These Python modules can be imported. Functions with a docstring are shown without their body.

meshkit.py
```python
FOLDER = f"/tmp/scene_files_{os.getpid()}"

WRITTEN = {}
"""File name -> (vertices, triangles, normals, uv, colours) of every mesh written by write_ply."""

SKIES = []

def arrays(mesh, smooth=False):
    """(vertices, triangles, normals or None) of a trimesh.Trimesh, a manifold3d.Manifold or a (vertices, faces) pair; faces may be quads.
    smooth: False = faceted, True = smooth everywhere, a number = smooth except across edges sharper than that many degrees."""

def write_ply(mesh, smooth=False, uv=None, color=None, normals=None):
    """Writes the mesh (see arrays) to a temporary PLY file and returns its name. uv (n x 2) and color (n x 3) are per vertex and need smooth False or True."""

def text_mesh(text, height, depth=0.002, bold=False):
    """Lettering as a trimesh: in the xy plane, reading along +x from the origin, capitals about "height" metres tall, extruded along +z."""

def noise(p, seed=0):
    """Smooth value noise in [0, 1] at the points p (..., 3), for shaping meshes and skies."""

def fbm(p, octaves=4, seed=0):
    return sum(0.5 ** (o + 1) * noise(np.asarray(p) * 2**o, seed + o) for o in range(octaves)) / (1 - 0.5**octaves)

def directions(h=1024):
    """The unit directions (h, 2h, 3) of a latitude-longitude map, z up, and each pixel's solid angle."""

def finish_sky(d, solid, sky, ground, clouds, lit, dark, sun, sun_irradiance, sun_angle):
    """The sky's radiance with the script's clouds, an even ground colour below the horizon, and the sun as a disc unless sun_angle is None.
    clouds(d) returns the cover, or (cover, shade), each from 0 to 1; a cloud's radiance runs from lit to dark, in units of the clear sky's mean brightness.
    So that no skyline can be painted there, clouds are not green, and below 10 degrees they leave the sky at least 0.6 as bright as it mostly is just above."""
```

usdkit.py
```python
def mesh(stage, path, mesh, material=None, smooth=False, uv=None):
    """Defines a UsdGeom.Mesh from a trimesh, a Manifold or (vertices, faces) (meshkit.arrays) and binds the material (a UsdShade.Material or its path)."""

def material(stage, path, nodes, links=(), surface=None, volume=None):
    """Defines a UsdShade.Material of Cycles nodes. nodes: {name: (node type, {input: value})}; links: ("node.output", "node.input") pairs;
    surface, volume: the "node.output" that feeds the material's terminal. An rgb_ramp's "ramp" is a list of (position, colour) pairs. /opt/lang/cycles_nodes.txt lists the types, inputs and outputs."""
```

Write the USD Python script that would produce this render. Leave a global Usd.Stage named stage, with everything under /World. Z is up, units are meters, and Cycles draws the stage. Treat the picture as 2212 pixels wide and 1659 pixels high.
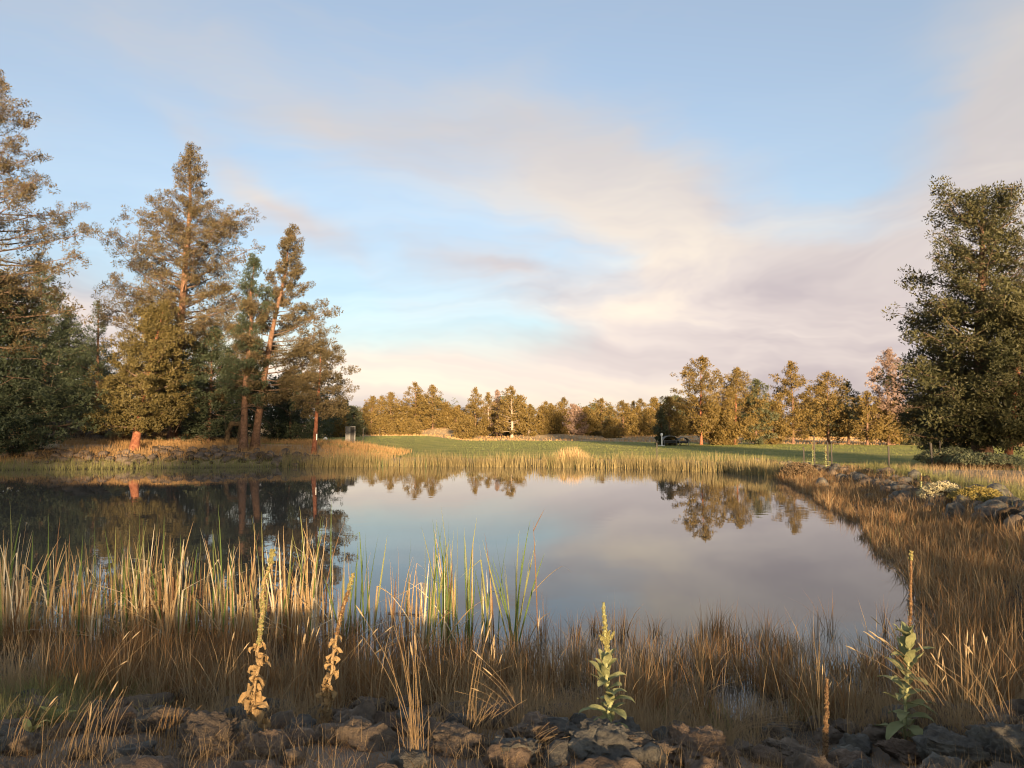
import math, numpy as np, trimesh, shapely, usdkit
from meshkit import noise, fbm
from pxr import Usd, UsdGeom, UsdLux, UsdShade, Gf

stage = Usd.Stage.CreateInMemory()
UsdGeom.SetStageUpAxis(stage, 'Z')
UsdGeom.Xform.Define(stage, '/World')
PI = math.pi

# ------------------------------------------------------------------ camera
PITCH = math.radians(3.54)
EYE = 2.2
cam = UsdGeom.Camera.Define(stage, '/World/camera')
cam.CreateFocalLengthAttr(25.92)
cam.CreateHorizontalApertureAttr(36.0)
cam.AddTranslateOp().Set(Gf.Vec3d(0, 0, EYE))
cam.AddRotateXOp().Set(90 + math.degrees(PITCH))
cam.CreateExposureAttr(3.02)

# ------------------------------------------------------------------ sky and sun
SUN_EL = math.radians(5.0)
SAZ = math.atan2(.15, -.99)          # direction towards the sun: behind the viewer, a little to the right
SUN = np.array([math.sin(SAZ) * math.cos(SUN_EL), math.cos(SAZ) * math.cos(SUN_EL), math.sin(SUN_EL)])


def pix_dir(xd, yd):
    """Direction seen at a point of the photograph (2212 x 1659 measure)."""
    a, b = (xd - 1106) / 1593., (829.5 - yd) / 1593.
    y = math.cos(PITCH) - b * math.sin(PITCH)
    z = math.sin(PITCH) + b * math.cos(PITCH)
    return np.array([a, y, z])


def build_sky():
    nodes = {
        's': ('sky_texture', {'sky_type': 'single_scattering', 'sun_disc': False, 'sun_elevation': SUN_EL, 'sun_rotation': SAZ, 'aerosol_density': 1.4, 'ozone_density': 2.0}),
        't': ('texture_coordinate', {}), 'x': ('separate_xyz', {}),
        'az': ('math', {'math_type': 'arctan2'}), 'el': ('math', {'math_type': 'arcsine'}), 'ae': ('combine_xyz', {}),
        # slow warp of the cloud edges
        'wn': ('noise_texture', {'scale': 2.2, 'detail': 5.0, 'roughness': .6}),
        'wsub': ('vector_math', {'math_type': 'subtract', 'vector2': (.5, .5, .5)}),
        'wmul': ('vector_math', {'math_type': 'multiply', 'vector2': (.30, .13, 0)}),
        'aew': ('vector_math', {'math_type': 'add'}),
    }
    links = [('t.generated', 'x.vector'), ('x.x', 'az.value1'), ('x.y', 'az.value2'), ('x.z', 'el.value1'), ('az.value', 'ae.x'), ('el.value', 'ae.y'),
             ('t.generated', 'wn.vector'), ('wn.color', 'wsub.vector1'), ('wsub.vector', 'wmul.vector1'), ('ae.vector', 'aew.vector1'), ('wmul.vector', 'aew.vector2')]
    # soft banks of smoke: (x, y in the photograph, half length, half height, tilt, amount)
    banks = [(1650, 720, 1100, 330, 4, 1.0), (2330, 560, 620, 560, 0, .75), (1330, 400, 860, 250, 24, .72), (760, 260, 620, 170, 24, .28), (600, 420, 520, 100, 36, .42), (820, 850, 900, 150, 0, .75),
             (2230, 190, 230, 330, 0, .55), (250, 30, 900, 260, 0, .22), (150, 690, 420, 170, 0, .5), (1000, 560, 460, 120, 14, .28), (1120, 700, 420, 60, 3, -.22), (1750, 170, 380, 230, 0, -.35), (1860, 390, 150, 60, 0, -.5), (330, 330, 260, 140, 0, -.15)]
    last = None
    for i, (x, y, rx, ry, rot, amt) in enumerate(banks):
        d = pix_dir(x, y)
        d /= np.linalg.norm(d)
        az, el = math.atan2(d[0], d[1]), math.asin(d[2])
        nodes[f'm{i}'] = ('mapping', {'mapping_type': 'texture', 'location': (az, el, 0), 'rotation': (0, 0, -math.radians(rot)), 'scale': (rx / 1700., ry / 1700., 1)})
        nodes[f'g{i}'] = ('gradient_texture', {'gradient_type': 'quadratic_sphere'})
        nodes[f'a{i}'] = ('math', {'math_type': 'multiply_add', 'value2': 2.1 * amt, 'value3': 0.0})
        links += [('aew.vector', f'm{i}.vector'), (f'm{i}.vector', f'g{i}.vector'), (f'g{i}.fac', f'a{i}.value1')]
        if last:
            links.append((last, f'a{i}.value3'))
        last = f'a{i}.value'
    # fine streaks of smoke all round the sky, and thicker smoke low down
    nodes |= {
        'sm': ('mapping', {'mapping_type': 'point', 'scale': (2.0, 9.0, 1), 'rotation': (0, 0, .42)}),
        'sn': ('noise_texture', {'scale': 1.0, 'detail': 6.0, 'roughness': .58, 'distortion': .5}),
        'sa': ('math', {'math_type': 'multiply_add', 'value2': 1.35, 'value3': -.62}),
        'lo': ('map_range', {'range_type': 'smoothstep', 'from_min': -.02, 'from_max': .17, 'to_min': .42, 'to_max': 0, 'clamp': True}),
        'su': ('math', {'math_type': 'add'}), 'sv': ('math', {'math_type': 'add'}),
        'cov': ('map_range', {'range_type': 'smoothstep', 'from_min': -.05, 'from_max': 1.0, 'to_min': .40, 'to_max': .97, 'clamp': True}),
        # colour of the smoke
        'tm': ('mapping', {'mapping_type': 'point', 'scale': (1.6, 8.0, 1), 'location': (3.1, 1.7, 0), 'rotation': (0, 0, .06)}),
        'tn': ('noise_texture', {'scale': 1.1, 'detail': 5.0, 'roughness': .55, 'distortion': .6}),
        'tr': ('rgb_ramp', {'ramp': [(.34, CLOUD[0]), (.5, CLOUD[1]), (.64, CLOUD[2])]}),
        'up': ('map_range', {'range_type': 'smoothstep', 'from_min': .10, 'from_max': .5, 'to_min': 0, 'to_max': 1, 'clamp': True}),
        'uc': ('mix', {'color2': CLOUD[3]}),
        'bw': ('rgb_to_bw', {}), 'fl': ('math', {'math_type': 'multiply_add', 'value2': .30, 'value3': 1.08}), 'cl': ('mix', {'mix_type': 'multiply', 'fac': 1.0}),
        'tint': ('mix', {'mix_type': 'multiply', 'fac': 1.0, 'color2': SKYTINT}),
        'mx': ('mix', {}), 'b': ('background_shader', {'strength': .1}),
    }
    links += [('aew.vector', 'sm.vector'), ('sm.vector', 'sn.vector'), ('sn.fac', 'sa.value1'), ('el.value', 'lo.value'), (last, 'su.value1'), ('sa.value', 'su.value2'),
              ('su.value', 'sv.value1'), ('lo.result', 'sv.value2'), ('sv.value', 'cov.value'),
              ('aew.vector', 'tm.vector'), ('tm.vector', 'tn.vector'), ('tn.fac', 'tr.fac'), ('el.value', 'up.value'), ('up.result', 'uc.fac'), ('tr.color', 'uc.color1'),
              ('s.color', 'tint.color1'), ('s.color', 'bw.color'), ('bw.val', 'fl.value1'), ('fl.value', 'cl.color2'), ('uc.color', 'cl.color1'), ('tint.color', 'mx.color1'), ('cl.color', 'mx.color2'), ('cov.result', 'mx.fac'), ('mx.color', 'b.color')]
    m = usdkit.material(stage, '/World/Looks/smoky_sky', nodes, links, surface='b.background')
    d = UsdLux.DomeLight.Define(stage, '/World/sky')
    UsdShade.MaterialBindingAPI.Apply(d.GetPrim()).Bind(m)
    d.GetPrim().SetCustomDataByKey('kind', 'structure')


CLOUD = [(.435, .365, .37), (.60, .51, .47), (.76, .64, .52), (.56, .54, .54)]
SKYTINT = (.455, .485, .51)
build_sky()
sun = UsdLux.DistantLight.Define(stage, '/World/sun')
sun.CreateNormalizeAttr(True)
sun.CreateIntensityAttr(0.74)
sun.CreateAngleAttr(1.5)     # softened by the smoke
sun.CreateColorAttr(Gf.Vec3f(1.0, .70, .40))
sun.AddTransformOp().Set(Gf.Matrix4d().SetRotate(Gf.Rotation(Gf.Vec3d(0, 0, 1), Gf.Vec3d(*map(float, SUN)))))


# ------------------------------------------------------------------ helpers
def at(xd, yd, y):
    """The point seen at (xd, yd) of the photograph, at the distance y in front of the viewer."""
    d = pix_dir(xd, yd)
    return np.array([d[0] / d[1] * y, y, EYE + d[2] / d[1] * y])


def on_ground(xd, y):
    x = at(xd, 900, y)[0]
    return np.array([x, y, float(ground_z(np.array([x]), np.array([y]))[0])])


taken = {}


def numbered(parent, name):
    k = parent + '/' + name
    n = taken.get(k, 0)
    taken[k] = n + 1
    return k if n == 0 else f'{k}_{n:03d}'


def tag(prim, label=None, cat=None, group=None, kind=None):
    for k, v in (('label', label), ('category', cat), ('group', group), ('kind', kind)):
        if v:
            prim.SetCustomDataByKey(k, v)


class Thing:
    def __init__(self, name, label, cat, base, group=None):
        self.path = numbered('/World', name)
        self.base = np.asarray(base, float)
        x = UsdGeom.Xform.Define(stage, self.path)
        x.AddTranslateOp().Set(Gf.Vec3d(*map(float, self.base)))
        tag(x.GetPrim(), label, cat, group)

    def add(self, name, mesh, mat, smooth=False, label=None, kind=None, parent=None):
        v, f = (mesh.vertices, mesh.faces) if hasattr(mesh, 'vertices') else mesh
        p = numbered(parent or self.path, name)
        m = usdkit.mesh(stage, p, (np.asarray(v) - self.base, f), mat, smooth=smooth)
        tag(m.GetPrim(), label, kind=kind)
        return p


def dup(t, name, base, rot, scale, label=None, group=None):
    """Another one of the thing t, with copies of its parts."""
    was = stage.GetPrimAtPath(t.path).GetCustomData()
    x = UsdGeom.Xform.Define(stage, numbered('/World', name))
    x.GetPrim().GetReferences().AddInternalReference(t.path)
    x.ClearXformOpOrder()
    x.AddTranslateOp().Set(Gf.Vec3d(*map(float, base)))
    x.AddRotateZOp().Set(float(rot))
    x.AddScaleOp().Set(Gf.Vec3f(*map(float, scale)))
    x.GetPrim().SetInstanceable(True)
    tag(x.GetPrim(), label or was['label'], was.get('category'), group or was.get('group'))


def single(name, mesh, mat, label=None, cat=None, group=None, kind=None, smooth=False):
    v, f = (mesh.vertices, mesh.faces) if hasattr(mesh, 'vertices') else mesh
    m = usdkit.mesh(stage, numbered('/World', name), (np.asarray(v), f), mat, smooth=smooth)
    tag(m.GetPrim(), label, cat, group, kind)
    return m


def join(parts):
    vs, fs, n = [], [], 0
    for v, f in parts:
        vs.append(v)
        fs.append(np.asarray(f) + n)
        n += len(v)
    return np.vstack(vs), np.vstack(fs)


def tube(path, radii, sides=6, caps=True):
    path = np.asarray(path, float)
    n = len(path)
    radii = np.broadcast_to(np.asarray(radii, float), (n,))
    t = np.gradient(path, axis=0)
    t /= np.linalg.norm(t, axis=1, keepdims=True) + 1e-9
    ref = np.array([0, 0, 1.]) if abs(t[:, 2]).mean() < .8 else np.array([1., 0, 0])
    u = np.cross(t, ref)
    u /= np.linalg.norm(u, axis=1, keepdims=True) + 1e-9
    w = np.cross(t, u)
    a = np.linspace(0, 2 * PI, sides, endpoint=False)
    v = path[:, None] + radii[:, None, None] * (np.cos(a)[None, :, None] * u[:, None] + np.sin(a)[None, :, None] * w[:, None])
    v = v.reshape(-1, 3)
    i, j = np.meshgrid(np.arange(n - 1), np.arange(sides), indexing='ij')
    a0, a1 = i * sides + j, i * sides + (j + 1) % sides
    b0, b1 = a0 + sides, a1 + sides
    f = np.vstack([np.stack([a0, a1, b1], -1).reshape(-1, 3), np.stack([a0, b1, b0], -1).reshape(-1, 3)])
    if caps:
        k = len(v)
        v = np.vstack([v, path[:1], path[-1:]])
        jj = np.arange(sides)
        f = np.vstack([f, np.stack([np.full(sides, k), (jj + 1) % sides, jj], 1), np.stack([np.full(sides, k + 1), (n - 1) * sides + jj, (n - 1) * sides + (jj + 1) % sides], 1)])
    return v, f


def blades(base, height, lean_az, lean, width, seg=3, rng=None, taper=.8):
    """Grass blades as tapered curved strips, one island each."""
    base = np.asarray(base, float)
    n = len(base)
    height, lean_az, lean, width = (np.broadcast_to(np.asarray(x, float), (n,)) for x in (height, lean_az, lean, width))
    face = rng.uniform(0, 2 * PI, n)
    side = np.stack([np.cos(face), np.sin(face), np.zeros(n)], 1)
    out = np.stack([np.cos(lean_az), np.sin(lean_az)], 1)
    rows = []
    for k in range(seg):
        t = k / seg
        w = width * (1 - t) ** taper * .5
        c = base.copy()
        c[:, :2] += out * (lean * height * (.25 * t + .75 * t * t))[:, None]
        c[:, 2] += height * t * (1 - .32 * np.minimum(lean, 2.0) ** 1.3 * t)
        rows += [c - side * w[:, None], c + side * w[:, None]]
    c = base.copy()
    c[:, :2] += out * (lean * height)[:, None]
    c[:, 2] += height * (1 - .32 * np.minimum(lean, 2.0) ** 1.3)
    rows.append(c)
    m = len(rows)
    v = np.stack(rows, 1).reshape(-1, 3)
    f = []
    for k in range(seg - 1):
        a = 2 * k
        f += [(a, a + 1, a + 3), (a, a + 3, a + 2)]
    f.append((2 * seg - 2, 2 * seg - 1, 2 * seg))
    f = (np.array(f)[None] + (np.arange(n) * m)[:, None, None]).reshape(-1, 3)
    return v, f


def smooth01(x, a, b):
    t = np.clip((np.asarray(x, float) - a) / (b - a), 0, 1)
    return t * t * (3 - 2 * t)


# ------------------------------------------------------------------ materials
def ramp_leaf(name, ramp, trans=.25, rough=.6, zfade=None, scale=None, tone=.55):
    """Plant matter: a colour per blade or leaf (each its own), some light passing through."""
    nodes = {'g': ('geometry', {}), 'r': ('rgb_ramp', {'ramp': ramp}), 'd': ('principled_bsdf', {'roughness': rough, 'specular_ior_level': .25}), 't': ('translucent_bsdf', {}), 'm': ('mix_closure', {'fac': trans})}
    links = [('r.color', 'd.base_color'), ('r.color', 't.color'), ('d.BSDF', 'm.closure1'), ('t.BSDF', 'm.closure2')]
    if scale:
        nodes |= {'n': ('noise_texture', {'scale': scale, 'detail': 2.0}), 'mx': ('mix_float', {'fac': tone})}
        links += [('g.position', 'n.vector'), ('g.random_per_island', 'mx.a'), ('n.fac', 'mx.b'), ('mx.result', 'r.fac')]
    else:
        links.append(('g.random_per_island', 'r.fac'))
    return usdkit.material(stage, '/World/Looks/' + name, nodes, links, surface='m.closure')


def rough_solid(name, ramp, scale, bump=.4, rough=.85, detail=6.0, scale2=None, dist=.05):
    nodes = {'g': ('geometry', {}), 'n': ('noise_texture', {'scale': scale, 'detail': detail, 'roughness': .65}), 'r': ('rgb_ramp', {'ramp': ramp}),
             'n2': ('noise_texture', {'scale': scale2 or scale * 5, 'detail': 6.0, 'roughness': .7}), 'b': ('bump', {'strength': bump, 'distance': dist}),
             'd': ('principled_bsdf', {'roughness': rough, 'specular_ior_level': .2})}
    links = [('g.position', 'n.vector'), ('g.position', 'n2.vector'), ('n.fac', 'r.fac'), ('n2.fac', 'b.height'), ('b.normal', 'd.normal'), ('r.color', 'd.base_color')]
    return usdkit.material(stage, '/World/Looks/' + name, nodes, links, surface='d.BSDF')


def plain(name, color, rough=.6, metallic=0.0):
    nodes = {'g': ('geometry', {}), 'n': ('noise_texture', {'scale': 30.0, 'detail': 4.0}), 'r': ('rgb_ramp', {'ramp': [(.3, [c * .8 for c in color]), (.7, [c * 1.1 for c in color])]}), 'd': ('principled_bsdf', {'roughness': rough, 'metallic': metallic})}
    return usdkit.material(stage, '/World/Looks/' + name, nodes, [('g.position', 'n.vector'), ('n.fac', 'r.fac'), ('r.color', 'd.base_color')], surface='d.BSDF')


JUN = [(.1, (.045, .05, .018)), (.5, (.085, .083, .032)), (.9, (.125, .11, .045))]
M = {
    'pine_leaf': ramp_leaf('pine_foliage', [(.1, (.055, .046, .022)), (.5, (.105, .078, .038)), (.9, (.165, .112, .056))], .18, scale=.8),
    'juniper_leaf': ramp_leaf('juniper_foliage', [(.1, (.055, .052, .016)), (.5, (.105, .088, .030)), (.9, (.16, .122, .042))], .18, scale=.7),
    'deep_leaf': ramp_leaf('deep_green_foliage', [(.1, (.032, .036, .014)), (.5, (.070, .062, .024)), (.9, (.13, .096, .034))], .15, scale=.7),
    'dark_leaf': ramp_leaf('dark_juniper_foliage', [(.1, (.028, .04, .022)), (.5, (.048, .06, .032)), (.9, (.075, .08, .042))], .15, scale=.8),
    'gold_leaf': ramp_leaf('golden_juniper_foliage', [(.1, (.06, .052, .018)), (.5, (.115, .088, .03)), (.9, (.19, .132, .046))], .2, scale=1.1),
    'far_leaf': ramp_leaf('far_juniper_foliage', [(.1, (.085, .062, .018)), (.5, (.155, .104, .030)), (.9, (.235, .15, .046))], .18, scale=.5),
    'far_dark': ramp_leaf('far_dark_foliage', [(.1, (.05, .058, .03)), (.5, (.075, .08, .04)), (.9, (.10, .098, .048))], .18, scale=.5),
    'grey_leaf': ramp_leaf('dying_foliage', [(.1, (.16, .11, .085)), (.5, (.21, .145, .115)), (.9, (.26, .18, .14))], .15, scale=.5),
    'bark': rough_solid('juniper_bark', [(.3, (.055, .032, .021)), (.5, (.115, .066, .042)), (.7, (.18, .11, .075))], 6, .6),
    'red_bark': rough_solid('red_bark', [(.3, (.08, .030, .018)), (.5, (.17, .065, .036)), (.7, (.25, .115, .066))], 6, .6),
    'limb_bark': rough_solid('limb_bark', [(.3, (.05, .033, .022)), (.5, (.09, .06, .042)), (.7, (.14, .10, .07))], 6, .5),
    'grey_bark': rough_solid('weathered_bark', [(.3, (.14, .11, .09)), (.5, (.24, .19, .15)), (.7, (.33, .27, .21))], 6, .5),
    'stone': rough_solid('lava_stone', [(.25, (0.047, 0.034, 0.024)), (.42, (0.107, 0.083, 0.061)), (.58, (0.165, 0.125, 0.089)), (.75, (0.244, 0.188, 0.127))], 5.5, 1.0, .95, 9.0, 42, .03),
    'stone2': rough_solid('grey_lava_stone', [(.25, (0.040, 0.037, 0.033)), (.45, (0.093, 0.086, 0.074)), (.62, (0.144, 0.134, 0.109)), (.8, (0.230, 0.211, 0.166))], 6.5, 1.0, .95, 9.0, 48, .03),
    'stone3': rough_solid('rusty_lava_stone', [(.25, (0.049, 0.033, 0.024)), (.42, (0.112, 0.080, 0.056)), (.58, (0.173, 0.125, 0.088)), (.75, (0.247, 0.190, 0.136))], 5.5, 1.0, .95, 9.0, 40, .03),
    'far_stone': rough_solid('bank_stone', [(.3, (.055, .042, .033)), (.5, (.11, .085, .066)), (.7, (.18, .14, .11))], 2.5, .9, .95, 8.0, 12, .08),
    'basalt': rough_solid('basalt', [(.3, (0.024, 0.018, 0.013)), (.5, (0.068, 0.050, 0.033)), (.7, (0.123, 0.090, 0.057))], 2.2, .9, .95, 8.0, 9, .12),
}
STONES = ['stone', 'stone2', 'stone', 'stone3']

# ------------------------------------------------------------------ terrain
POND = shapely.Polygon([(-75, 5.0), (-12, 6.4), (-9, 6.7), (-6, 6.3), (-3, 6.5), (0, 6.2), (1.2, 6.1), (1.85, 5.5), (2.5, 6.05), (4.0, 6.3), (5.6, 8.0), (6.4, 10.3), (7.6, 14.0), (9.4, 19.5), (11.3, 27), (12.6, 33), (12.2, 38.5), (7, 42.5), (0, 44.8), (-7, 45.2),
                        (-13, 43.8), (-18, 42.3), (-28, 39.8), (-45, 38), (-75, 36)]).buffer(.6).buffer(-.6)
RIM = POND.exterior
shapely.prepare(POND)


def pond_distance(x, y):
    p = shapely.points(np.asarray(x, float), np.asarray(y, float))
    d = shapely.distance(RIM, p)
    return np.where(shapely.contains(POND, p), -d, d)


def ground_z(x, y, s=None):
    x, y = np.asarray(x, float), np.asarray(y, float)
    if s is None:
        s = pond_distance(x, y)
    flat = np.stack([x, y, np.zeros_like(x)], -1)
    s = s + .5 * (fbm(flat * .9, 3, 3) - .5)
    wn = 1 - smooth01(y, 6.5, 10)
    wl = smooth01(-x, 7, 15) * smooth01(y, 20, 36)
    wr = smooth01(x - .22 * y, 1.5, 3.2) * (1 - smooth01(y, 30, 38)) * (1 - wn)
    wf = np.clip(1 - wn - wl - wr, 0, 1)
    near = .52 * smooth01(s, -.2, 2.8)
    left = .72 * smooth01(s, 0, 4.5) + .42 * smooth01(s, 3.5, 9)
    right = .52 * smooth01(s, 0, 5.2) - .12 * smooth01(s, 6, 12)
    far = .22 * smooth01(s, 0, 3.5) + .10 * smooth01(s, 3, 30)
    z = (near * wn + left * wl + right * wr + far * wf) / (wn + wl + wr + wf)
    z = np.where(s < 0, -.75 * smooth01(-s, 0, 3.2), z)
    out = smooth01(s, .3, 2.5)
    z = z + out * (.10 * (fbm(flat * .55, 3, 5) - .5) + .05 * (fbm(flat * 2.3, 3, 8) - .5))
    # rises: rocky knoll on the left, two dry mounds under the far trees, low swells far out
    def bump(cx, cy, rx, ry, h):
        q = ((x - cx) / rx) ** 2 + ((y - cy) / ry) ** 2
        return h * np.exp(-q)
    z = z + bump(-36, 61, 9, 6, 1.35) + bump(7, 148, 9, 8, 1.1) + bump(-14, 152, 7, 6, 1.5) + bump(34, 150, 20, 20, .6)
    z = z + smooth01(y, 165, 420) * 4.0 + .5 * smooth01(y, 90, 170) * (fbm(flat * .03, 2, 11) - .45)
    return z


def lines(*spans):
    return np.unique(np.concatenate([np.arange(a, b, st) for a, b, st in spans]))


def build_ground():
    xs = lines((-900, -200, 70), (-200, -60, 10), (-60, -16, 1.0), (-16, 16, .22), (16, 60, .8), (60, 200, 10), (200, 901, 70))
    ys = lines((-300, -20, 20), (-20, 0, 2.0), (0, 12, .2), (12, 70, .6), (70, 170, 1.6), (170, 300, 13), (300, 1201, 60))
    X, Y = np.meshgrid(xs, ys)
    Z = ground_z(X.ravel(), Y.ravel())
    v = np.stack([X.ravel(), Y.ravel(), Z], 1)
    n, m = len(ys), len(xs)
    i, j = np.meshgrid(np.arange(n - 1), np.arange(m - 1), indexing='ij')
    a = (i * m + j).ravel()
    f = np.vstack([np.stack([a, a + 1, a + m + 1], 1), np.stack([a, a + m + 1, a + m], 1)])
    nodes = {'g': ('geometry', {}), 'x': ('separate_xyz', {}), 'n': ('noise_texture', {'scale': .9, 'detail': 8.0, 'roughness': .65}),
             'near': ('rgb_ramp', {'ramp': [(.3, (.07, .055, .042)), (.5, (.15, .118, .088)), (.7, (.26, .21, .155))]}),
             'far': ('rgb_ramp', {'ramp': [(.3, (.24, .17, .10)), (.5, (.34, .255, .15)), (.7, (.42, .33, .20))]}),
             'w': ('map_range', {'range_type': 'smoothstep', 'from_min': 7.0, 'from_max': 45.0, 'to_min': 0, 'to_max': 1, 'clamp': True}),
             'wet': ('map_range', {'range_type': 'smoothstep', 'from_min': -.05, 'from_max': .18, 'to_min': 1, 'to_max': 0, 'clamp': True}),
             'mx': ('mix', {}), 'mud': ('mix', {'color2': (.035, .026, .018)}), 'n2': ('noise_texture', {'scale': 22.0, 'detail': 6.0, 'roughness': .7}), 'b': ('bump', {'strength': .8, 'distance': .03}),
             'd': ('principled_bsdf', {'roughness': .95, 'specular_ior_level': .15})}
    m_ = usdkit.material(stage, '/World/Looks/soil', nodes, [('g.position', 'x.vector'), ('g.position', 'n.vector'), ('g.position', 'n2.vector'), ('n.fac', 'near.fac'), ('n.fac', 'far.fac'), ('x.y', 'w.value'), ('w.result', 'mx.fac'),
                         ('near.color', 'mx.color1'), ('far.color', 'mx.color2'), ('x.z', 'wet.value'), ('wet.result', 'mud.fac'), ('mx.color', 'mud.color1'), ('mud.color', 'd.base_color'), ('n2.fac', 'b.height'), ('b.normal', 'd.normal')], surface='d.BSDF')
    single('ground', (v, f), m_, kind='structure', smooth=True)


build_ground()

# green pasture: a sheet a few millimetres over the ground
FIELD = shapely.Polygon([(-22, 51), (-12, 52.5), (-4, 50), (6, 49), (14, 45), (17, 41), (19.5, 36), (23, 31), (29, 27), (40, 25), (60, 24), (70, 60), (60, 78), (40, 92), (24, 106), (8, 122), (-8, 126), (-22, 118), (-30, 90), (-26, 62)]).buffer(3).buffer(-3)
shapely.prepare(FIELD)


def build_field():
    xs, ys = np.arange(-34, 74, .9), np.arange(22, 132, .9)
    X, Y = np.meshgrid(xs, ys)
    n, m = len(ys), len(xs)
    rag = 2.2 * (fbm(np.stack([X, Y, 0 * X], -1) * .35, 3, 21) - .5)
    inside = shapely.contains(FIELD, shapely.points(X + rag, Y + rag))
    Z = ground_z(X.ravel(), Y.ravel()) + .035
    i, j = np.meshgrid(np.arange(n - 1), np.arange(m - 1), indexing='ij')
    ok = (inside[:-1, :-1] & inside[1:, 1:] & inside[:-1, 1:] & inside[1:, :-1]).ravel()
    a = (i * m + j).ravel()[ok]
    f = np.vstack([np.stack([a, a + 1, a + m + 1], 1), np.stack([a, a + m + 1, a + m], 1)])
    used, f = np.unique(f, return_inverse=True)
    f = f.reshape(-1, 3)
    mat = rough_solid('pasture', [(.3, (.14, .145, .034)), (.5, (.21, .20, .048)), (.7, (.31, .26, .08))], .35, .7, .9, 8.0, 9, .06)
    single('pasture', (np.stack([X.ravel(), Y.ravel(), Z], 1)[used], f), mat, kind='structure', smooth=True)


build_field()


def build_water():
    p = POND.buffer(3.0, join_style=1).intersection(shapely.box(-74, 2, 40, 60))
    v, f = trimesh.creation.triangulate_polygon(p, engine='earcut')
    v = np.column_stack([v, np.zeros(len(v))])
    nodes = {'g': ('geometry', {}), 'mp': ('mapping', {'mapping_type': 'point', 'scale': (1.0, 1.0, 1.0)}), 'n': ('noise_texture', {'scale': 2.2, 'detail': 3.0, 'roughness': .5}), 'n2': ('noise_texture', {'scale': .16, 'detail': 3.0}), 'pt': ('map_range', {'from_min': .42, 'from_max': .66, 'to_min': .25, 'to_max': 2.2, 'clamp': True}), 'hm': ('math', {'math_type': 'multiply'}), 'b': ('bump', {'strength': .06, 'distance': .02}),
             'd': ('diffuse_bsdf', {'color': (.06, .053, .042)}), 'gl': ('glossy_bsdf', {'color': (.97, .97, .97), 'roughness': .012}), 'fr': ('fresnel', {'IOR': 1.42}),
             'tr': ('transparent_bsdf', {'color': (.30, .25, .16)}), 'ms': ('mix_closure', {'fac': .55}), 'm': ('mix_closure', {})}
    mat = usdkit.material(stage, '/World/Looks/pond_water', nodes, [('g.position', 'mp.vector'), ('mp.vector', 'n.vector'), ('g.position', 'n2.vector'), ('n2.fac', 'pt.value'), ('n.fac', 'hm.value1'), ('pt.result', 'hm.value2'), ('hm.value', 'b.height'), ('b.normal', 'gl.normal'), ('tr.BSDF', 'ms.closure1'), ('d.BSDF', 'ms.closure2'), ('ms.closure', 'm.closure1'), ('gl.BSDF', 'm.closure2'), ('fr.fac', 'm.fac')], surface='m.closure')
    single('water', (v, f), mat, kind='structure')


build_water()

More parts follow.
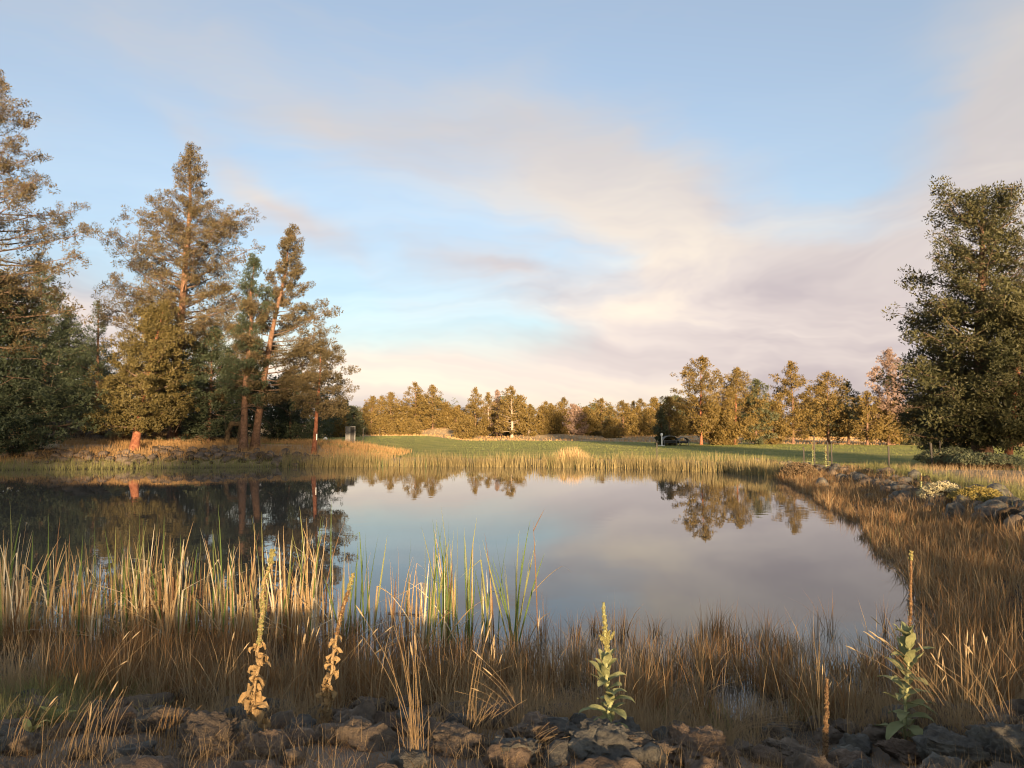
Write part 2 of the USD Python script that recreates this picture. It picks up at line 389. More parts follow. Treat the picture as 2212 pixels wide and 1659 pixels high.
# ------------------------------------------------------------------ trees
def tufts(centers, radii, per, rng, flat=.8, length=.46, wide=.40):
    n = len(centers)
    k = n * per
    u = rng.normal(size=(k, 3))
    u /= np.linalg.norm(u, axis=1, keepdims=True)
    rad = rng.uniform(.25, 1, k) ** .6
    r = np.repeat(radii, per)
    pos = np.repeat(centers, per, axis=0) + u * (rad * r)[:, None] * np.array([1, 1, flat])
    d = u + rng.normal(size=(k, 3)) * .55 + np.array([0, 0, .25])
    d /= np.linalg.norm(d, axis=1, keepdims=True)
    s = np.cross(d, rng.normal(size=(k, 3)))
    s /= np.linalg.norm(s, axis=1, keepdims=True) + 1e-9
    L = (r * length * rng.uniform(.6, 1.2, k))[:, None]
    w = L * wide * .5
    a, b, c = pos - d * L * .35 - s * w, pos - d * L * .2 + s * w * 1.3, pos + d * L * .65
    return np.stack([a, b, c], 1).reshape(-1, 3), np.arange(3 * k).reshape(-1, 3)


def make_tree(name, label, cat, base, H, prof, c0=.15, r0=.2, lean=(0, 0), nb=60, dens=3.0, tr=.3, per=22, leaf='juniper_leaf', bark='bark', seed=0, group=None, twigs=False, rise=.6, droop=0.0, inner=.3, spread=.2, bare=0, side=None, snag=None, var=(.68, 1.12), leaf_len=.46):
    """Trunk, limbs and crown. prof: (height fraction within the crown, reach in metres)."""
    rng = np.random.default_rng(seed)
    base = np.asarray(base, float)
    t = Thing(name, label, cat, base, group)
    hs = np.linspace(0, 1, 12)
    wob = np.cumsum(rng.normal(0, .006 * H, (12, 2)), 0) * hs[:, None]
    ax = np.column_stack([base[0] + lean[0] * hs ** 1.2 + wob[:, 0], base[1] + lean[1] * hs ** 1.2 + wob[:, 1], base[2] - .15 + (H + .1) * hs])
    rr = r0 * (1 - hs) ** .85 + .012 * H / 10
    rr[0] *= 1.45
    t.add('trunk', tube(ax, rr, 9), M[bark], smooth=True)

    def axis(h):
        return np.array([np.interp(h, hs, ax[:, k]) for k in range(3)])
    pt, pw = zip(*prof)
    limbs, cen, rad = [], [], []
    az = rng.uniform(0, 6.28)
    for i in range(nb):
        q = ((i + rng.uniform(0, 1)) / nb)
        h = c0 + q * (1 - c0) * .985
        L = np.interp(q, pt, pw) * rng.uniform(*var)
        az += 2.4 + rng.normal(0, .35)
        if side is not None:
            L *= 1 + side[1] * math.cos(az - side[0])
        if L < .12:
            continue
        e = math.radians(-8 + 60 * q ** 1.3) * rise / .6 + rng.normal(0, .12)
        dh = np.array([math.cos(az), math.sin(az), 0])
        s = np.linspace(0, 1, 5)
        start = axis(h)
        path = start + np.outer(s * L * math.cos(e), dh)
        path[:, 2] += L * (math.sin(e) * s + .22 * s * s - droop * s)
        path[1:, :2] += rng.normal(0, .03 * L, (4, 2))
        rb = max(.010, np.interp(h, hs, rr) * .24)
        limbs.append(tube(path, np.linspace(rb, rb * .18, 5), 5, caps=False))
        nt = max(3, int(L * dens * rng.uniform(.75, 1.25)))
        ss = rng.uniform(inner, 1.03, nt) ** .8
        off = rng.normal(0, 1, (nt, 3)) * np.array([1, 1, .55]) * (spread * L * (.35 + .65 * (1 - abs(ss - .65))))[:, None]
        c = np.column_stack([np.interp(ss, s, path[:, k]) for k in range(3)])
        tip = c + off + np.array([0, 0, .12 * L * 0])
        cen.append(tip)
        rad.append(tr * rng.uniform(.6, 1.35, nt) * (.75 + .25 * (1 - q)))
        if twigs:
            for a, b in zip(c, tip):
                if rng.uniform() < .6:
                    limbs.append(tube(np.array([a, (a + b) / 2 + [0, 0, -.03], b]), [.014, .010, .006], 3, caps=False))
    # the leading shoot
    top = np.column_stack([axis(h) for h in np.linspace(.93, 1.0, 6)]).T + rng.normal(0, tr * .3, (6, 3))
    cen.append(top)
    rad.append(np.full(6, tr * .7))
    for k in range(bare):        # dead limbs low on the trunk
        h = rng.uniform(.12, max(.3, c0 + .25))
        a = rng.uniform(0, 6.28) if snag is None else snag + rng.normal(0, .5)
        L = rng.uniform(.12, .28) * H * (1 - h)
        s = np.linspace(0, 1, 5)
        path = axis(h) + np.outer(s * L, [math.cos(a), math.sin(a), 0])
        path[:, 2] += L * (.25 * s - .35 * s * s + rng.normal(0, .03, 5))
        limbs.append(tube(path, np.linspace(.04, .008, 5), 4, caps=False))
        for m in range(3):
            p0 = path[2 + m % 3]
            d = rng.normal(0, .22 * L, 3)
            limbs.append(tube(np.array([p0, p0 + d * .5, p0 + d]), [.014, .01, .005], 3, caps=False))
    if limbs:
        t.add('branches', join(limbs), M['grey_bark' if bark == 'grey_bark' else 'limb_bark'])
    t.add('crown', tufts(np.vstack(cen), np.concatenate(rad), per, rng, length=leaf_len), M[leaf])
    t.height = H
    return t


CONE = [(0, .55), (.12, .95), (.3, 1.0), (.6, .66), (.85, .3), (1, .06)]
OVAL = [(0, .6), (.15, .95), (.35, 1.0), (.6, .76), (.8, .42), (.92, .2), (1, .04)]
SPIRE = [(0, .8), (.3, 1.0), (.6, .7), (.85, .33), (1, .05)]
OPEN = [(0, .7), (.15, 1.0), (.4, .9), (.55, .7), (.72, .5), (.88, .24), (1, .06)]


def scaled(p, w):
    return [(a, b * w) for a, b in p]


def tree_px(name, label, xb, D, top, hw, shape=OVAL, xt=None, **kw):
    """A tree whose foot is seen at column xb, whose top is at (xt, top), hw: half the crown's width, all in the photograph's measure."""
    base = on_ground(xb, D)
    p = at(xt if xt is not None else xb, top, D)
    H = p[2] - base[2]
    kw.setdefault('seed', int(xb * 7 + D * 3))
    kw.setdefault('r0', .017 * H)
    return make_tree(name, label, kw.pop('cat', 'tree'), base, H, scaled(shape, hw / 1593. * D), lean=(p[0] - base[0], 0), **kw)


# left group, across the pond
tree_px('pine_tree', 'tall sparse tree at the left edge of the photo, its top the highest of all', -60, 41, 150, 205, OPEN, xt=8, c0=.30, nb=110, inner=.25, dens=4.9, tr=0.35, per=52, spread=.11, leaf='pine_leaf', twigs=True, leaf_len=.40, bare=3, snag=.1, rise=.5, seed=5)
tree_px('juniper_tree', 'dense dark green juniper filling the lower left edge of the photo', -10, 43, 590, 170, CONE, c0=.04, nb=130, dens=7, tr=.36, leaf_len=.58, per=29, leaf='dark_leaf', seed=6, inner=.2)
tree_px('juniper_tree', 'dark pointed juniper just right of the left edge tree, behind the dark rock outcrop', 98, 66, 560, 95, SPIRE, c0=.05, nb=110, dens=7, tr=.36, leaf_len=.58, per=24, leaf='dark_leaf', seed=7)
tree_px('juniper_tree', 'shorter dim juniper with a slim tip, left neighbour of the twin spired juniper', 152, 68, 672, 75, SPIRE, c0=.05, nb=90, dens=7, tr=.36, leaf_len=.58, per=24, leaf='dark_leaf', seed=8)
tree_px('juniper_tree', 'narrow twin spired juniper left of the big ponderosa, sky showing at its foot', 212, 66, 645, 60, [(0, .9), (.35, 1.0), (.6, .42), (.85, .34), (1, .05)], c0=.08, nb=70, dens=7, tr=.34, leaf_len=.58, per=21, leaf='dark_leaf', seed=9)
tree_px('pine_tree', 'tallest broad pine of the left group, wide open crown of brown tinged tufts', 378, 53, 318, 168, [(0, .8), (.25, 1.0), (.5, .95), (.64, .92), (.70, .5), (.76, .28), (.88, .26), (1, .08)], xt=402, c0=.17, var=(.55, 1.1), nb=165, inner=.25, dens=5.9, tr=0.35, per=55, spread=.11, leaf='pine_leaf', bark='bark', twigs=True, leaf_len=.40, bare=4, rise=.42, seed=11)
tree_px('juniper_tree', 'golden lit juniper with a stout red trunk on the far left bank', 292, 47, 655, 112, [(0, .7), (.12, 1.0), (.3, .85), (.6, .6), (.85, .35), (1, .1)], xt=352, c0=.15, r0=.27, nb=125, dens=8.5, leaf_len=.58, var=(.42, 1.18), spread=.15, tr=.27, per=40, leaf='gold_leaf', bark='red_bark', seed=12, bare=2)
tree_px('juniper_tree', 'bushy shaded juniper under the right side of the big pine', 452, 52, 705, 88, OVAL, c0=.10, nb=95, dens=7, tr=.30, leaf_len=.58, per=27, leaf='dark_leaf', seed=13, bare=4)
tree_px('pine_tree', 'dark leaning tree with a bare lower trunk, left of the twin trunk pair', 527, 48, 552, 76, [(0, .8), (.3, .9), (.5, .5), (.7, .75), (.86, .4), (1, .12)], xt=546, var=(.5, 1.1), c0=.24, r0=.24, nb=60, dens=4.1, tr=0.32, per=97, spread=.11, leaf='dark_leaf', twigs=True, leaf_len=.40, seed=14, bare=6)
tree_px('pine_tree', 'tall right leaning pine of the left group, open crown against the sky', 551, 49, 492, 112, [(0, .7), (.15, .95), (.35, 1.0), (.55, .75), (.64, .42), (.8, .32), (.92, .28), (1, .1)], xt=632, var=(.5, 1.1), c0=.22, r0=.25, nb=95, dens=5.1, tr=0.35, per=97, spread=.11, leaf='pine_leaf', twigs=True, leaf_len=.40, seed=15, bare=5, side=(0, .28))
tree_px('pine_tree', 'slender tree with a bare reddish pole trunk at the right end of the left group', 679, 48, 752, 68, [(0, .8), (.3, 1.0), (.7, .8), (1, .3)], xt=694, c0=.36, r0=.16, nb=46, dens=4.1, tr=0.32, per=97, spread=.11, leaf='pine_leaf', leaf_len=.40, bark='red_bark', seed=16, side=(0, .3))
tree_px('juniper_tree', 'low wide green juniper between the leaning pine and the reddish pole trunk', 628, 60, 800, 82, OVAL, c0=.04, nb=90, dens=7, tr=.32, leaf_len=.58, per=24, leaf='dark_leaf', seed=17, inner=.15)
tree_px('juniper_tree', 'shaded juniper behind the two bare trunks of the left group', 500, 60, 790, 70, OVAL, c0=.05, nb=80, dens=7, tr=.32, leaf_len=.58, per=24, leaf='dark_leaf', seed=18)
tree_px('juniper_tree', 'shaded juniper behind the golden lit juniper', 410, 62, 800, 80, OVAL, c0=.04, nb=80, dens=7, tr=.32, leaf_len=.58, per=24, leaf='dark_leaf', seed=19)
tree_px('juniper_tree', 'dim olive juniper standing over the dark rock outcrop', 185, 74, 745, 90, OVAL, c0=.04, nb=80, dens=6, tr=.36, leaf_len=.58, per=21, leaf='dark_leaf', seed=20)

# right edge
tree_px('pine_tree', 'massive tree at the right edge, dark at its foot and golden at its top', 2118, 39, 430, 195, [(0, .95), (.18, 1.08), (.32, .8), (.45, 1.0), (.56, .62), (.66, .82), (.74, .45), (.84, .66), (.93, .48), (1, .15)], xt=2100, c0=.10, r0=.5, var=(.55, 1.05), nb=180, dens=4.6, tr=.46, per=50, leaf_len=.40, spread=.11, leaf='deep_leaf', rise=.42, inner=.25, bark='bark', twigs=True, seed=31, bare=3, snag=3.3)
tree_px('juniper_tree', 'second dark tree with a reddish trunk right of the massive right edge tree', 2172, 36.5, 600, 115, OVAL, xt=2225, c0=.14, r0=.19, nb=120, dens=7.5, tr=.30, per=44, leaf='deep_leaf', bark='red_bark', seed=32)
tree_px('juniper_tree', 'dark low juniper skirt at the left foot of the massive right edge tree', 2050, 42, 760, 78, OVAL, c0=.05, nb=90, dens=7, tr=.32, leaf_len=.58, per=27, leaf='dark_leaf', seed=33)

# right middle group beyond the pasture
RG = [  # x, top, half width, shape, leaf, label, crown base
    (1428, 879, 14, SPIRE, 'far_dark', 'thin dark juniper between the small pines left of the tall right hand pair', .05),
    (1446, 857, 28, OVAL, 'far_leaf', 'round golden juniper left of the tallest far tree, over the grey covered machines', .04),
    (1514, 771, 55, OPEN, 'far_leaf', 'tallest far tree beyond the pasture, orange trunk showing through', .22),
    (1588, 796, 50, OPEN, 'far_leaf', 'leaning golden tree right of the tallest far tree', .12),
    (1632, 818, 36, OVAL, 'far_dark', 'darker tree right of the leaning golden tree beyond the pasture', .06),
    (1668, 866, 30, OVAL, 'far_leaf', 'low bushy tree in the dip between the two tall groups beyond the pasture', .04),
    (1712, 781, 46, CONE, 'far_leaf', 'twin topped tall tree in the middle of the right hand grove', .12),
    (1788, 803, 44, OVAL, 'far_leaf', 'bright golden tree over several thin trunks in the right hand grove', .14),
    (1832, 825, 26, SPIRE, 'far_dark', 'dark tree with two bare trunks right of the golden grove tree', .22),
    (1872, 846, 30, CONE, 'far_leaf', 'pale dead topped tree left of the sparse conifer', .14),
    (1918, 753, 36, SPIRE, 'grey_leaf', 'sparse pinkish conifer rising beside the massive right edge tree', .40),
    (1925, 868, 38, OVAL, 'far_leaf', 'golden juniper with a wide trunk under the sparse conifer', .14),
    (1555, 880, 40, OVAL, 'far_leaf', 'low golden brush juniper between the tallest far tree and the leaning tree', .02),
    (1968, 900, 40, OVAL, 'far_dark', 'dim juniper seen just left of the massive right edge tree', .12),
]
for i, (x, top, hw, sh, leaf, lab, c0) in enumerate(RG):
    tree_px('grove_tree', lab, x, 88 + (i * 37 % 9), top, hw * 1.45, sh, c0=c0 * .7, var=(.55, 1.12), nb=75 if hw > 30 else 50, dens=5.5, tr=.38, leaf_len=.68, per=20, spread=.13, leaf=leaf, bark='red_bark' if i in (2, 3) else 'bark', seed=50 + i, bare=5 if i in (2, 10, 9) else 0, r0=.32 if i == 11 else None or .16)
# far line across the middle
FL = [
    (728, 868, 20, OVAL, 'far_leaf', 'golden juniper right behind the reddish pole trunk'),
    (746, 862, 17, SPIRE, 'far_dark', 'dark juniper spire behind the grey box by the pond'),
    (766, 880, 22, OVAL, 'far_dark', 'dark rounded juniper right of the grey box by the pond'),
    (802, 857, 30, CONE, 'far_leaf', 'wide golden juniper first in the lit far line right of the grey box'),
    (845, 848, 26, SPIRE, 'far_leaf', 'golden juniper with a thin spiky dead tip in the far line'),
    (866, 880, 28, OVAL, 'far_leaf', 'round golden juniper left of the tall pair in the far line'),
    (899, 826, 33, OPEN, 'far_leaf', 'tall far tree with dead twigs at its top, left one of the tall pair'),
    (935, 832, 30, OPEN, 'far_leaf', 'right one of the tall pair in the far line, branches reaching right'),
    (961, 871, 20, OVAL, 'far_leaf', 'short round tree just right of the tall pair in the far line'),
    (985, 880, 24, CONE, 'far_leaf', 'cone shaped golden juniper beside the rusty far mound'),
    (1027, 838, 28, CONE, 'far_leaf', 'left tree of the middle group of four tall far trees'),
    (1055, 848, 22, SPIRE, 'far_leaf', 'second tree of the middle far group, pale thin trunk'),
    (1074, 842, 20, OPEN, 'grey_leaf', 'reddish half dead tree of the middle far group'),
    (1106, 835, 32, OPEN, 'far_leaf', 'right tree of the middle far group, thick pale trunk with side limbs'),
    (1142, 882, 20, OVAL, 'far_leaf', 'small tree with a pale trunk on the dry far mound'),
    (1172, 877, 20, OVAL, 'far_leaf', 'far juniper above the left end of the dry mound'),
    (1192, 876, 20, OVAL, 'far_leaf', 'far juniper in the middle of the dry mound skyline'),
    (1213, 872, 18, SPIRE, 'far_leaf', 'pointed far juniper at the right end of the dry mound'),
    (1238, 874, 24, OVAL, 'grey_leaf', 'greyish drooping tree right of the dry far mound'),
    (1266, 880, 22, OVAL, 'far_leaf', 'plump tree right of the greyish drooping tree'),
    (1299, 862, 32, CONE, 'far_leaf', 'tallest pyramid juniper right of centre in the far line'),
    (1346, 868, 30, CONE, 'far_leaf', 'neat cone shaped golden juniper in the far line'),
    (1382, 878, 20, CONE, 'far_leaf', 'slim twin juniper left of the neat row end'),
    (1404, 882, 20, OVAL, 'far_leaf', 'golden juniper near the right end of the far line'),
    (1322, 925, 18, CONE, 'far_leaf', 'small golden juniper standing in front of the neat cone juniper'),
    (885, 910, 24, OVAL, 'far_leaf', 'low bushy juniper in front of the tall pair in the far line'),
    (828, 905, 22, OVAL, 'far_leaf', 'low bushy juniper left of the tall pair foot'),
    (1010, 905, 26, OVAL, 'far_leaf', 'low bushy juniper at the foot of the middle far group'),
]
for i, (x, top, hw, sh, leaf, lab) in enumerate(FL):
    D = 143 + (i * 53 % 13)
    if i < 3:
        D = 96 + 6 * i
    if top > 900:
        D = 137
    tree_px('far_tree', lab, x, D, top, hw * 1.35, sh, var=(.6, 1.12), spread=.14, c0=.10 if sh is OPEN else .03, nb=55, dens=4.4, tr=.46, leaf_len=.74, per=16, leaf=leaf, bark='grey_bark' if i in (11, 13, 14) else 'bark', seed=90 + i, bare=6 if i in (4, 6, 13) else 0, r0=.30 if i == 13 else .17)
rb = np.random.default_rng(77)
rows = []
for i in range(64):
    x, D, top, hw = 700 + i * 21.5 + rb.uniform(-9, 9), rb.uniform(166, 188), 866 + rb.uniform(-12, 16), rb.uniform(24, 36)
    lab, grp = 'small dim juniper in the row behind the far lit trees', 'background junipers behind the far line'
    if i < 8:
        rows.append(tree_px('background_tree', lab, x, D, top, hw, [OVAL, CONE, SPIRE][i % 3], c0=.02, nb=50, dens=3.4, tr=.55, per=16, leaf_len=.75, var=(.6, 1.1), leaf='far_dark' if i == 3 else 'far_leaf', seed=200 + i, group=grp))
    else:
        b, k = on_ground(x, D), rows[i % 8]
        z = (at(x, top, D)[2] - b[2]) / k.height
        dup(k, 'background_tree', b, rb.uniform(0, 360), (z * rb.uniform(.85, 1.15), z * rb.uniform(.85, 1.15), z), lab, grp)
deep = []
for i in range(12):
    x, D, top, hw = -40 + i * 66 + rb.uniform(-15, 15), rb.uniform(84, 100), 800 + rb.uniform(-25, 45), rb.uniform(50, 70)
    lab, grp = 'dark juniper deep behind the left group of trees', 'junipers deep behind the left group'
    if i < 4:
        deep.append(tree_px('background_tree', lab, x, D, top, hw, OVAL, c0=.03, nb=60, dens=4.4, tr=.5, per=16, leaf_len=.66, leaf='dark_leaf', seed=300 + i, group=grp))
    else:
        b, k = on_ground(x, D), deep[i % 4]
        z = (at(x, top, D)[2] - b[2]) / k.height
        dup(k, 'background_tree', b, rb.uniform(0, 360), (z, z, z), lab, grp)

# trees behind the viewer, whose shade lies over the near shore
rb = np.random.default_rng(5)
BACK = [(-24, 25, 1), (-18, 26, 1), (-12, 26, 1), (-7, 26, 1), (-2.5, 26, 1), (1.5, 25, 1), (6, 11, 0), (10.5, 24, 1), (13.6, 25, 1), (17, 24, 1), (21.5, 20, 0), (26, 21, 0), (31, 18.5, 0), (36, 19, 0), (41, 17.5, 0), (46, 18.5, 0), (51, 22, 1), (55.5, 22, 1), (60, 17.5, 0), (66, 18.5, 0), (72, 17, 0), (78, 18, 0), (85, 17.5, 0), (92, 18.5, 0)]
for i, (x, H, full) in enumerate(BACK):
    x, y, w = x + rb.uniform(-.5, .5), -150 + rb.uniform(-4, 4), 4.0
    b = np.array([x, y, float(ground_z(np.array([x * 1.0]), np.array([y * 1.0]))[0])])
    lab, grp = 'juniper standing behind the viewer, outside the photo', 'junipers behind the viewer'
    if i in (0, 6, 10):
        t = make_tree('juniper_tree', lab, 'tree', b, H, scaled(OVAL, w), c0=.03, r0=.25, nb=110 if full else 66, dens=7 if full else 3.6, tr=.9 if full else .78, per=14 if full else 10, leaf='juniper_leaf', leaf_len=.62, seed=400 + i, group=grp)
        back = {**(back if i else {}), full: t}
    else:
        k = back[full]
        dup(k, 'juniper_tree', b, rb.uniform(0, 360), (1, 1, H / k.height), lab, grp)

# ------------------------------------------------------------------ stones
ICO = {k: trimesh.creation.icosphere(subdivisions=k) for k in (1, 2, 3, 4)}


def stone(center, size, rng, sub=2, flat=.7, cuts=7, rough=.30):
    """One weathered lava stone: a rounded block, cut by a few planes, pitted."""
    v = np.array(ICO[sub].vertices)
    off = rng.uniform(-50, 50, 3)
    for _ in range(cuts):
        n = rng.normal(size=3)
        n /= np.linalg.norm(n)
        c = rng.uniform(.48, .88)
        d = v @ n - c
        v = v - np.maximum(d, 0)[:, None] * n * .85
    r = 1 + rough * (fbm(v * 1.6 + off, 3) - .5) * 2 + .22 * (noise(v * 5 + off) - .5) * (sub > 1) + .27 * (noise(v * 11 + off) - .5) * (sub > 2) + .20 * (noise(v * 23 + off) - .5) * (sub > 3)
    v = v * r[:, None] * np.array([1, rng.uniform(.7, 1.1), flat]) * size
    a = rng.uniform(0, 6.28)
    R = np.array([[math.cos(a), -math.sin(a), 0], [math.sin(a), math.cos(a), 0], [0, 0, 1]])
    tilt = rng.normal(0, .18)
    T = np.array([[1, 0, 0], [0, math.cos(tilt), -math.sin(tilt)], [0, math.sin(tilt), math.cos(tilt)]])
    return v @ (R @ T).T + center, np.array(ICO[sub].faces)


def ground_hit(xd, yd):
    """Where the line of sight through (xd, yd) of the photograph meets the ground."""
    ds = np.concatenate([np.arange(2.0, 12, .04), np.arange(12, 70, .15)])
    d = pix_dir(xd, yd)
    x, z = d[0] / d[1] * ds, EYE + d[2] / d[1] * ds
    g = ground_z(x, ds)
    k = int(np.argmax(z <= np.maximum(g, 0.0)))
    return np.array([x[k], ds[k], g[k]])


rg = np.random.default_rng(11)
bank = Thing('stone_bank', 'rough bank of brown lava stones along the bottom edge of the photo', 'stone bank', (0, 4, .6))
BIG = [(60, 1555, 95, 0), (181, 1548, 68, 1), (302, 1545, 90, 2), (381, 1528, 92, 0), (351, 1592, 112, 0), (434, 1632, 150, 0), (264, 1655, 95, 1), (578, 1645, 125, 3), (566, 1560, 110, 1), (686, 1556, 75, 1), (803, 1545, 78, 0), (709, 1610, 100, 0),
       (807, 1620, 100, 0), (890, 1588, 88, 1), (985, 1596, 95, 0), (992, 1640, 140, 0), (1147, 1618, 125, 0), (1113, 1662, 130, 1), (1207, 1655, 90, 1), (1268, 1592, 80, 1), (1335, 1650, 170, 1), (1435, 1606, 62, 1), (1383, 1655, 130, 2), (1519, 1660, 150, 3),
       (1687, 1606, 70, 1), (1727, 1662, 125, 2), (1871, 1640, 80, 1), (2087, 1665, 165, 1), (2195, 1660, 150, 1), (2079, 1602, 60, 2), (1930, 1615, 80, 0), (1620, 1640, 80, 0), (110, 1600, 80, 3), (30, 1640, 100, 0), (160, 1650, 90, 2), (480, 1550, 80, 0),
       (640, 1580, 70, 1), (2150, 1620, 80, 0), (1980, 1655, 110, 3), (940, 1548, 60, 0), (1060, 1560, 70, 0), (1160, 1570, 60, 1), (230, 1590, 70, 0), (510, 1600, 70, 2), (1800, 1610, 70, 2), (750, 1570, 66, 2), (1350, 1585, 60, 0), (40, 1520, 70, 1), (120, 1512, 80, 0), (240, 1510, 66, 2), (450, 1522, 74, 0), (620, 1528, 60, 1), (870, 1540, 64, 2), (1230, 1552, 60, 0), (1480, 1565, 56, 1), (1560, 1570, 50, 0), (1640, 1580, 60, 2), (1840, 1588, 60, 0), (2010, 1580, 60, 1), (2180, 1580, 66, 0)]
for x, y, w, k in BIG:
    p = ground_hit(x, y)
    r = w / 1593. * p[1] * .56
    bank.add('stone', stone(p + [0, r * .6, r * .10], r, rg, 4 if w > 105 else 3, rg.uniform(.45, .7), 14, .40), M[STONES[k]], smooth=True)
for i in range(240):
    y = rg.uniform(3.1, 5.45) if i % 3 else rg.uniform(4.4, 5.6)
    x = rg.uniform(-1, 1) * (.76 * y + 1.6)
    r = rg.uniform(.05, .15) * (1.25 if y < 4.6 else 1.0)
    z = float(ground_z(np.array([x]), np.array([y]))[0])
    bank.add('stone', stone([x, y, z + r * .2], r, rg, 3 if r > .11 else 2, rg.uniform(.5, .8), 13, .40), M[STONES[int(rg.integers(4))]], smooth=True)

# the stone edge of the right shore
edge = Thing('stone_edge', 'dark line of lava stones along the right shore of the pond', 'stone bank', (12, 20, .4))
EDGE = np.array([(1640, 1004), (1700, 1012), (1760, 1018), (1830, 1030), (1900, 1046), (1960, 1062), (2020, 1076), (2100, 1092), (2160, 1108), (2212, 1124), (2290, 1150)])
for i in range(235):
    t = (i + rg.uniform()) / 235 * (len(EDGE) - 1)
    k = min(int(t), len(EDGE) - 2)
    x, y = EDGE[k] + (EDGE[k + 1] - EDGE[k]) * (t - k)
    p = ground_hit(x, y)
    r = rg.uniform(.14, .34)
    q = p[:2] + rg.normal(0, 1, 2) * np.array([.55, .75]) + np.array([-.25, -.2])
    z = float(ground_z(q[:1], q[1:])[0])
    edge.add('stone', stone([q[0], q[1], z + r * .55], r, rg, 2 if q[1] < 24 else 1, rg.uniform(.6, .85)), M[['stone2', 'stone', 'stone2', 'basalt'][int(rg.integers(4))]], smooth=True)

# the stone bank of the left far shore
lb = Thing('stone_bank', 'long low bank of grey lava stones on the far left shore', 'stone bank', (-20, 43, .4))
for i in range(290):
    xd = rg.uniform(-20, 715) if i % 3 else rg.uniform(350, 700)
    D = 45.6 + rg.normal(0, .9) - .0022 * max(0, 300 - xd)
    if xd < 330:
        D = 43.6 + rg.normal(0, .6)
    p = on_ground(xd, D)
    r = rg.uniform(.16, .36)
    lb.add('stone', stone(p + [0, 0, r * .35], r, rg, 1, rg.uniform(.55, .8)), M[['far_stone', 'far_stone', 'basalt', 'far_stone'][int(rg.integers(4))]], smooth=40)

# dark layered outcrop
oc = Thing('rock_outcrop', 'dark layered rock outcrop left of the golden lit juniper', 'rock outcrop', (-32, 56, 1.2))
for i in range(34):
    xd = rg.uniform(85, 262)
    row = i % 3
    yb = [956, 940, 925][row] + rg.uniform(-5, 5) - 3 * (1 - abs(xd - 180) / 90.)
    p = at(xd, yb, 54.5 + row * 1.1 + rg.uniform(-.3, .3))
    r = rg.uniform(.55, 1.05)
    oc.add('rock', stone(p, r, rg, 2, rg.uniform(.38, .6), 9, .25), M['basalt'], smooth=40)

# ------------------------------------------------------------------ grasses and rushes
M |= {
    'rush': ramp_leaf('brown_rush', [(.05, (.26, .145, .06)), (.3, (.46, .29, .135)), (.65, (.63, .46, .25)), (1, (.78, .64, .42))], .45),
    'tan_grass': ramp_leaf('dry_grass', [(.05, (.36, .25, .13)), (.5, (.52, .39, .21)), (.85, (.62, .50, .30)), (1, (.70, .60, .40))], .4),
    'olive_grass': ramp_leaf('olive_grass', [(.05, (.22, .21, .08)), (.5, (.36, .32, .14)), (1, (.52, .44, .23))], .4),
    'green_grass': ramp_leaf('green_grass', [(.05, (.07, .12, .025)), (.5, (.12, .17, .045)), (1, (.22, .24, .08))], .3),
    'pasture_blade': ramp_leaf('pasture_blades', [(.1, (.14, .17, .034)), (.5, (.22, .225, .052)), (.85, (.34, .29, .09)), (1, (.48, .40, .18))], .3, scale=.22),
    'reed': ramp_leaf('dry_reeds', [(.05, (.24, .19, .085)), (.3, (.38, .29, .14)), (.6, (.52, .40, .22)), (1, (.64, .52, .33))], .25),
    'reed_green': ramp_leaf('green_reeds', [(.1, (.13, .15, .05)), (.6, (.21, .21, .08)), (1, (.32, .28, .12))], .25),
    'gold_grass': ramp_leaf('golden_grass', [(.05, (.34, .21, .09)), (.5, (.46, .31, .15)), (1, (.58, .44, .24))], .3),
}


def scatter(n, xa, xb, ya, yb, rng, keep=None, fan=None):
    """Points on the ground; keep(x, y, s, rng) picks them."""
    y = rng.uniform(ya, yb, n)
    if fan is not None and ya < 10:      # a little beyond the sides of the photo
        n = int(n * 1.35)
        y = rng.uniform(ya, yb, n)
        x = rng.uniform(fan[0] * y - (2.2 if fan[0] < -.7 else 0), fan[1] * y + (2.2 if fan[1] > .7 else 0))
    else:
        x = rng.uniform(xa, xb, n) if fan is None else rng.uniform(fan[0], fan[1], n) * y
    s = pond_distance(x, y)
    if keep is not None:
        k = keep(x, y, s, rng)
        x, y, s = x[k], y[k], s[k]
    return np.column_stack([x, y, ground_z(x, y, s)]), s


def clumped(x, y, rng, scale, cut, seed):
    f = fbm(np.stack([x, y, 0 * x], -1) * scale, 3, seed)
    return f + rng.uniform(-.12, .12, len(x)) > cut


def stuff(name, label, cat, parts, mat):
    single(name, join(parts), M[mat], label, cat, kind='stuff')


gr = np.random.default_rng(21)
# brown rushes of the near shore, growing in tufts
GAPS = [(1.86, 5.95, .34, .5), (.55, 6.1, .22, .35), (-4.45, 7.2, .28, 1.3), (-2.1, 7.0, .2, .5), (2.9, 6.5, .3, .3)]


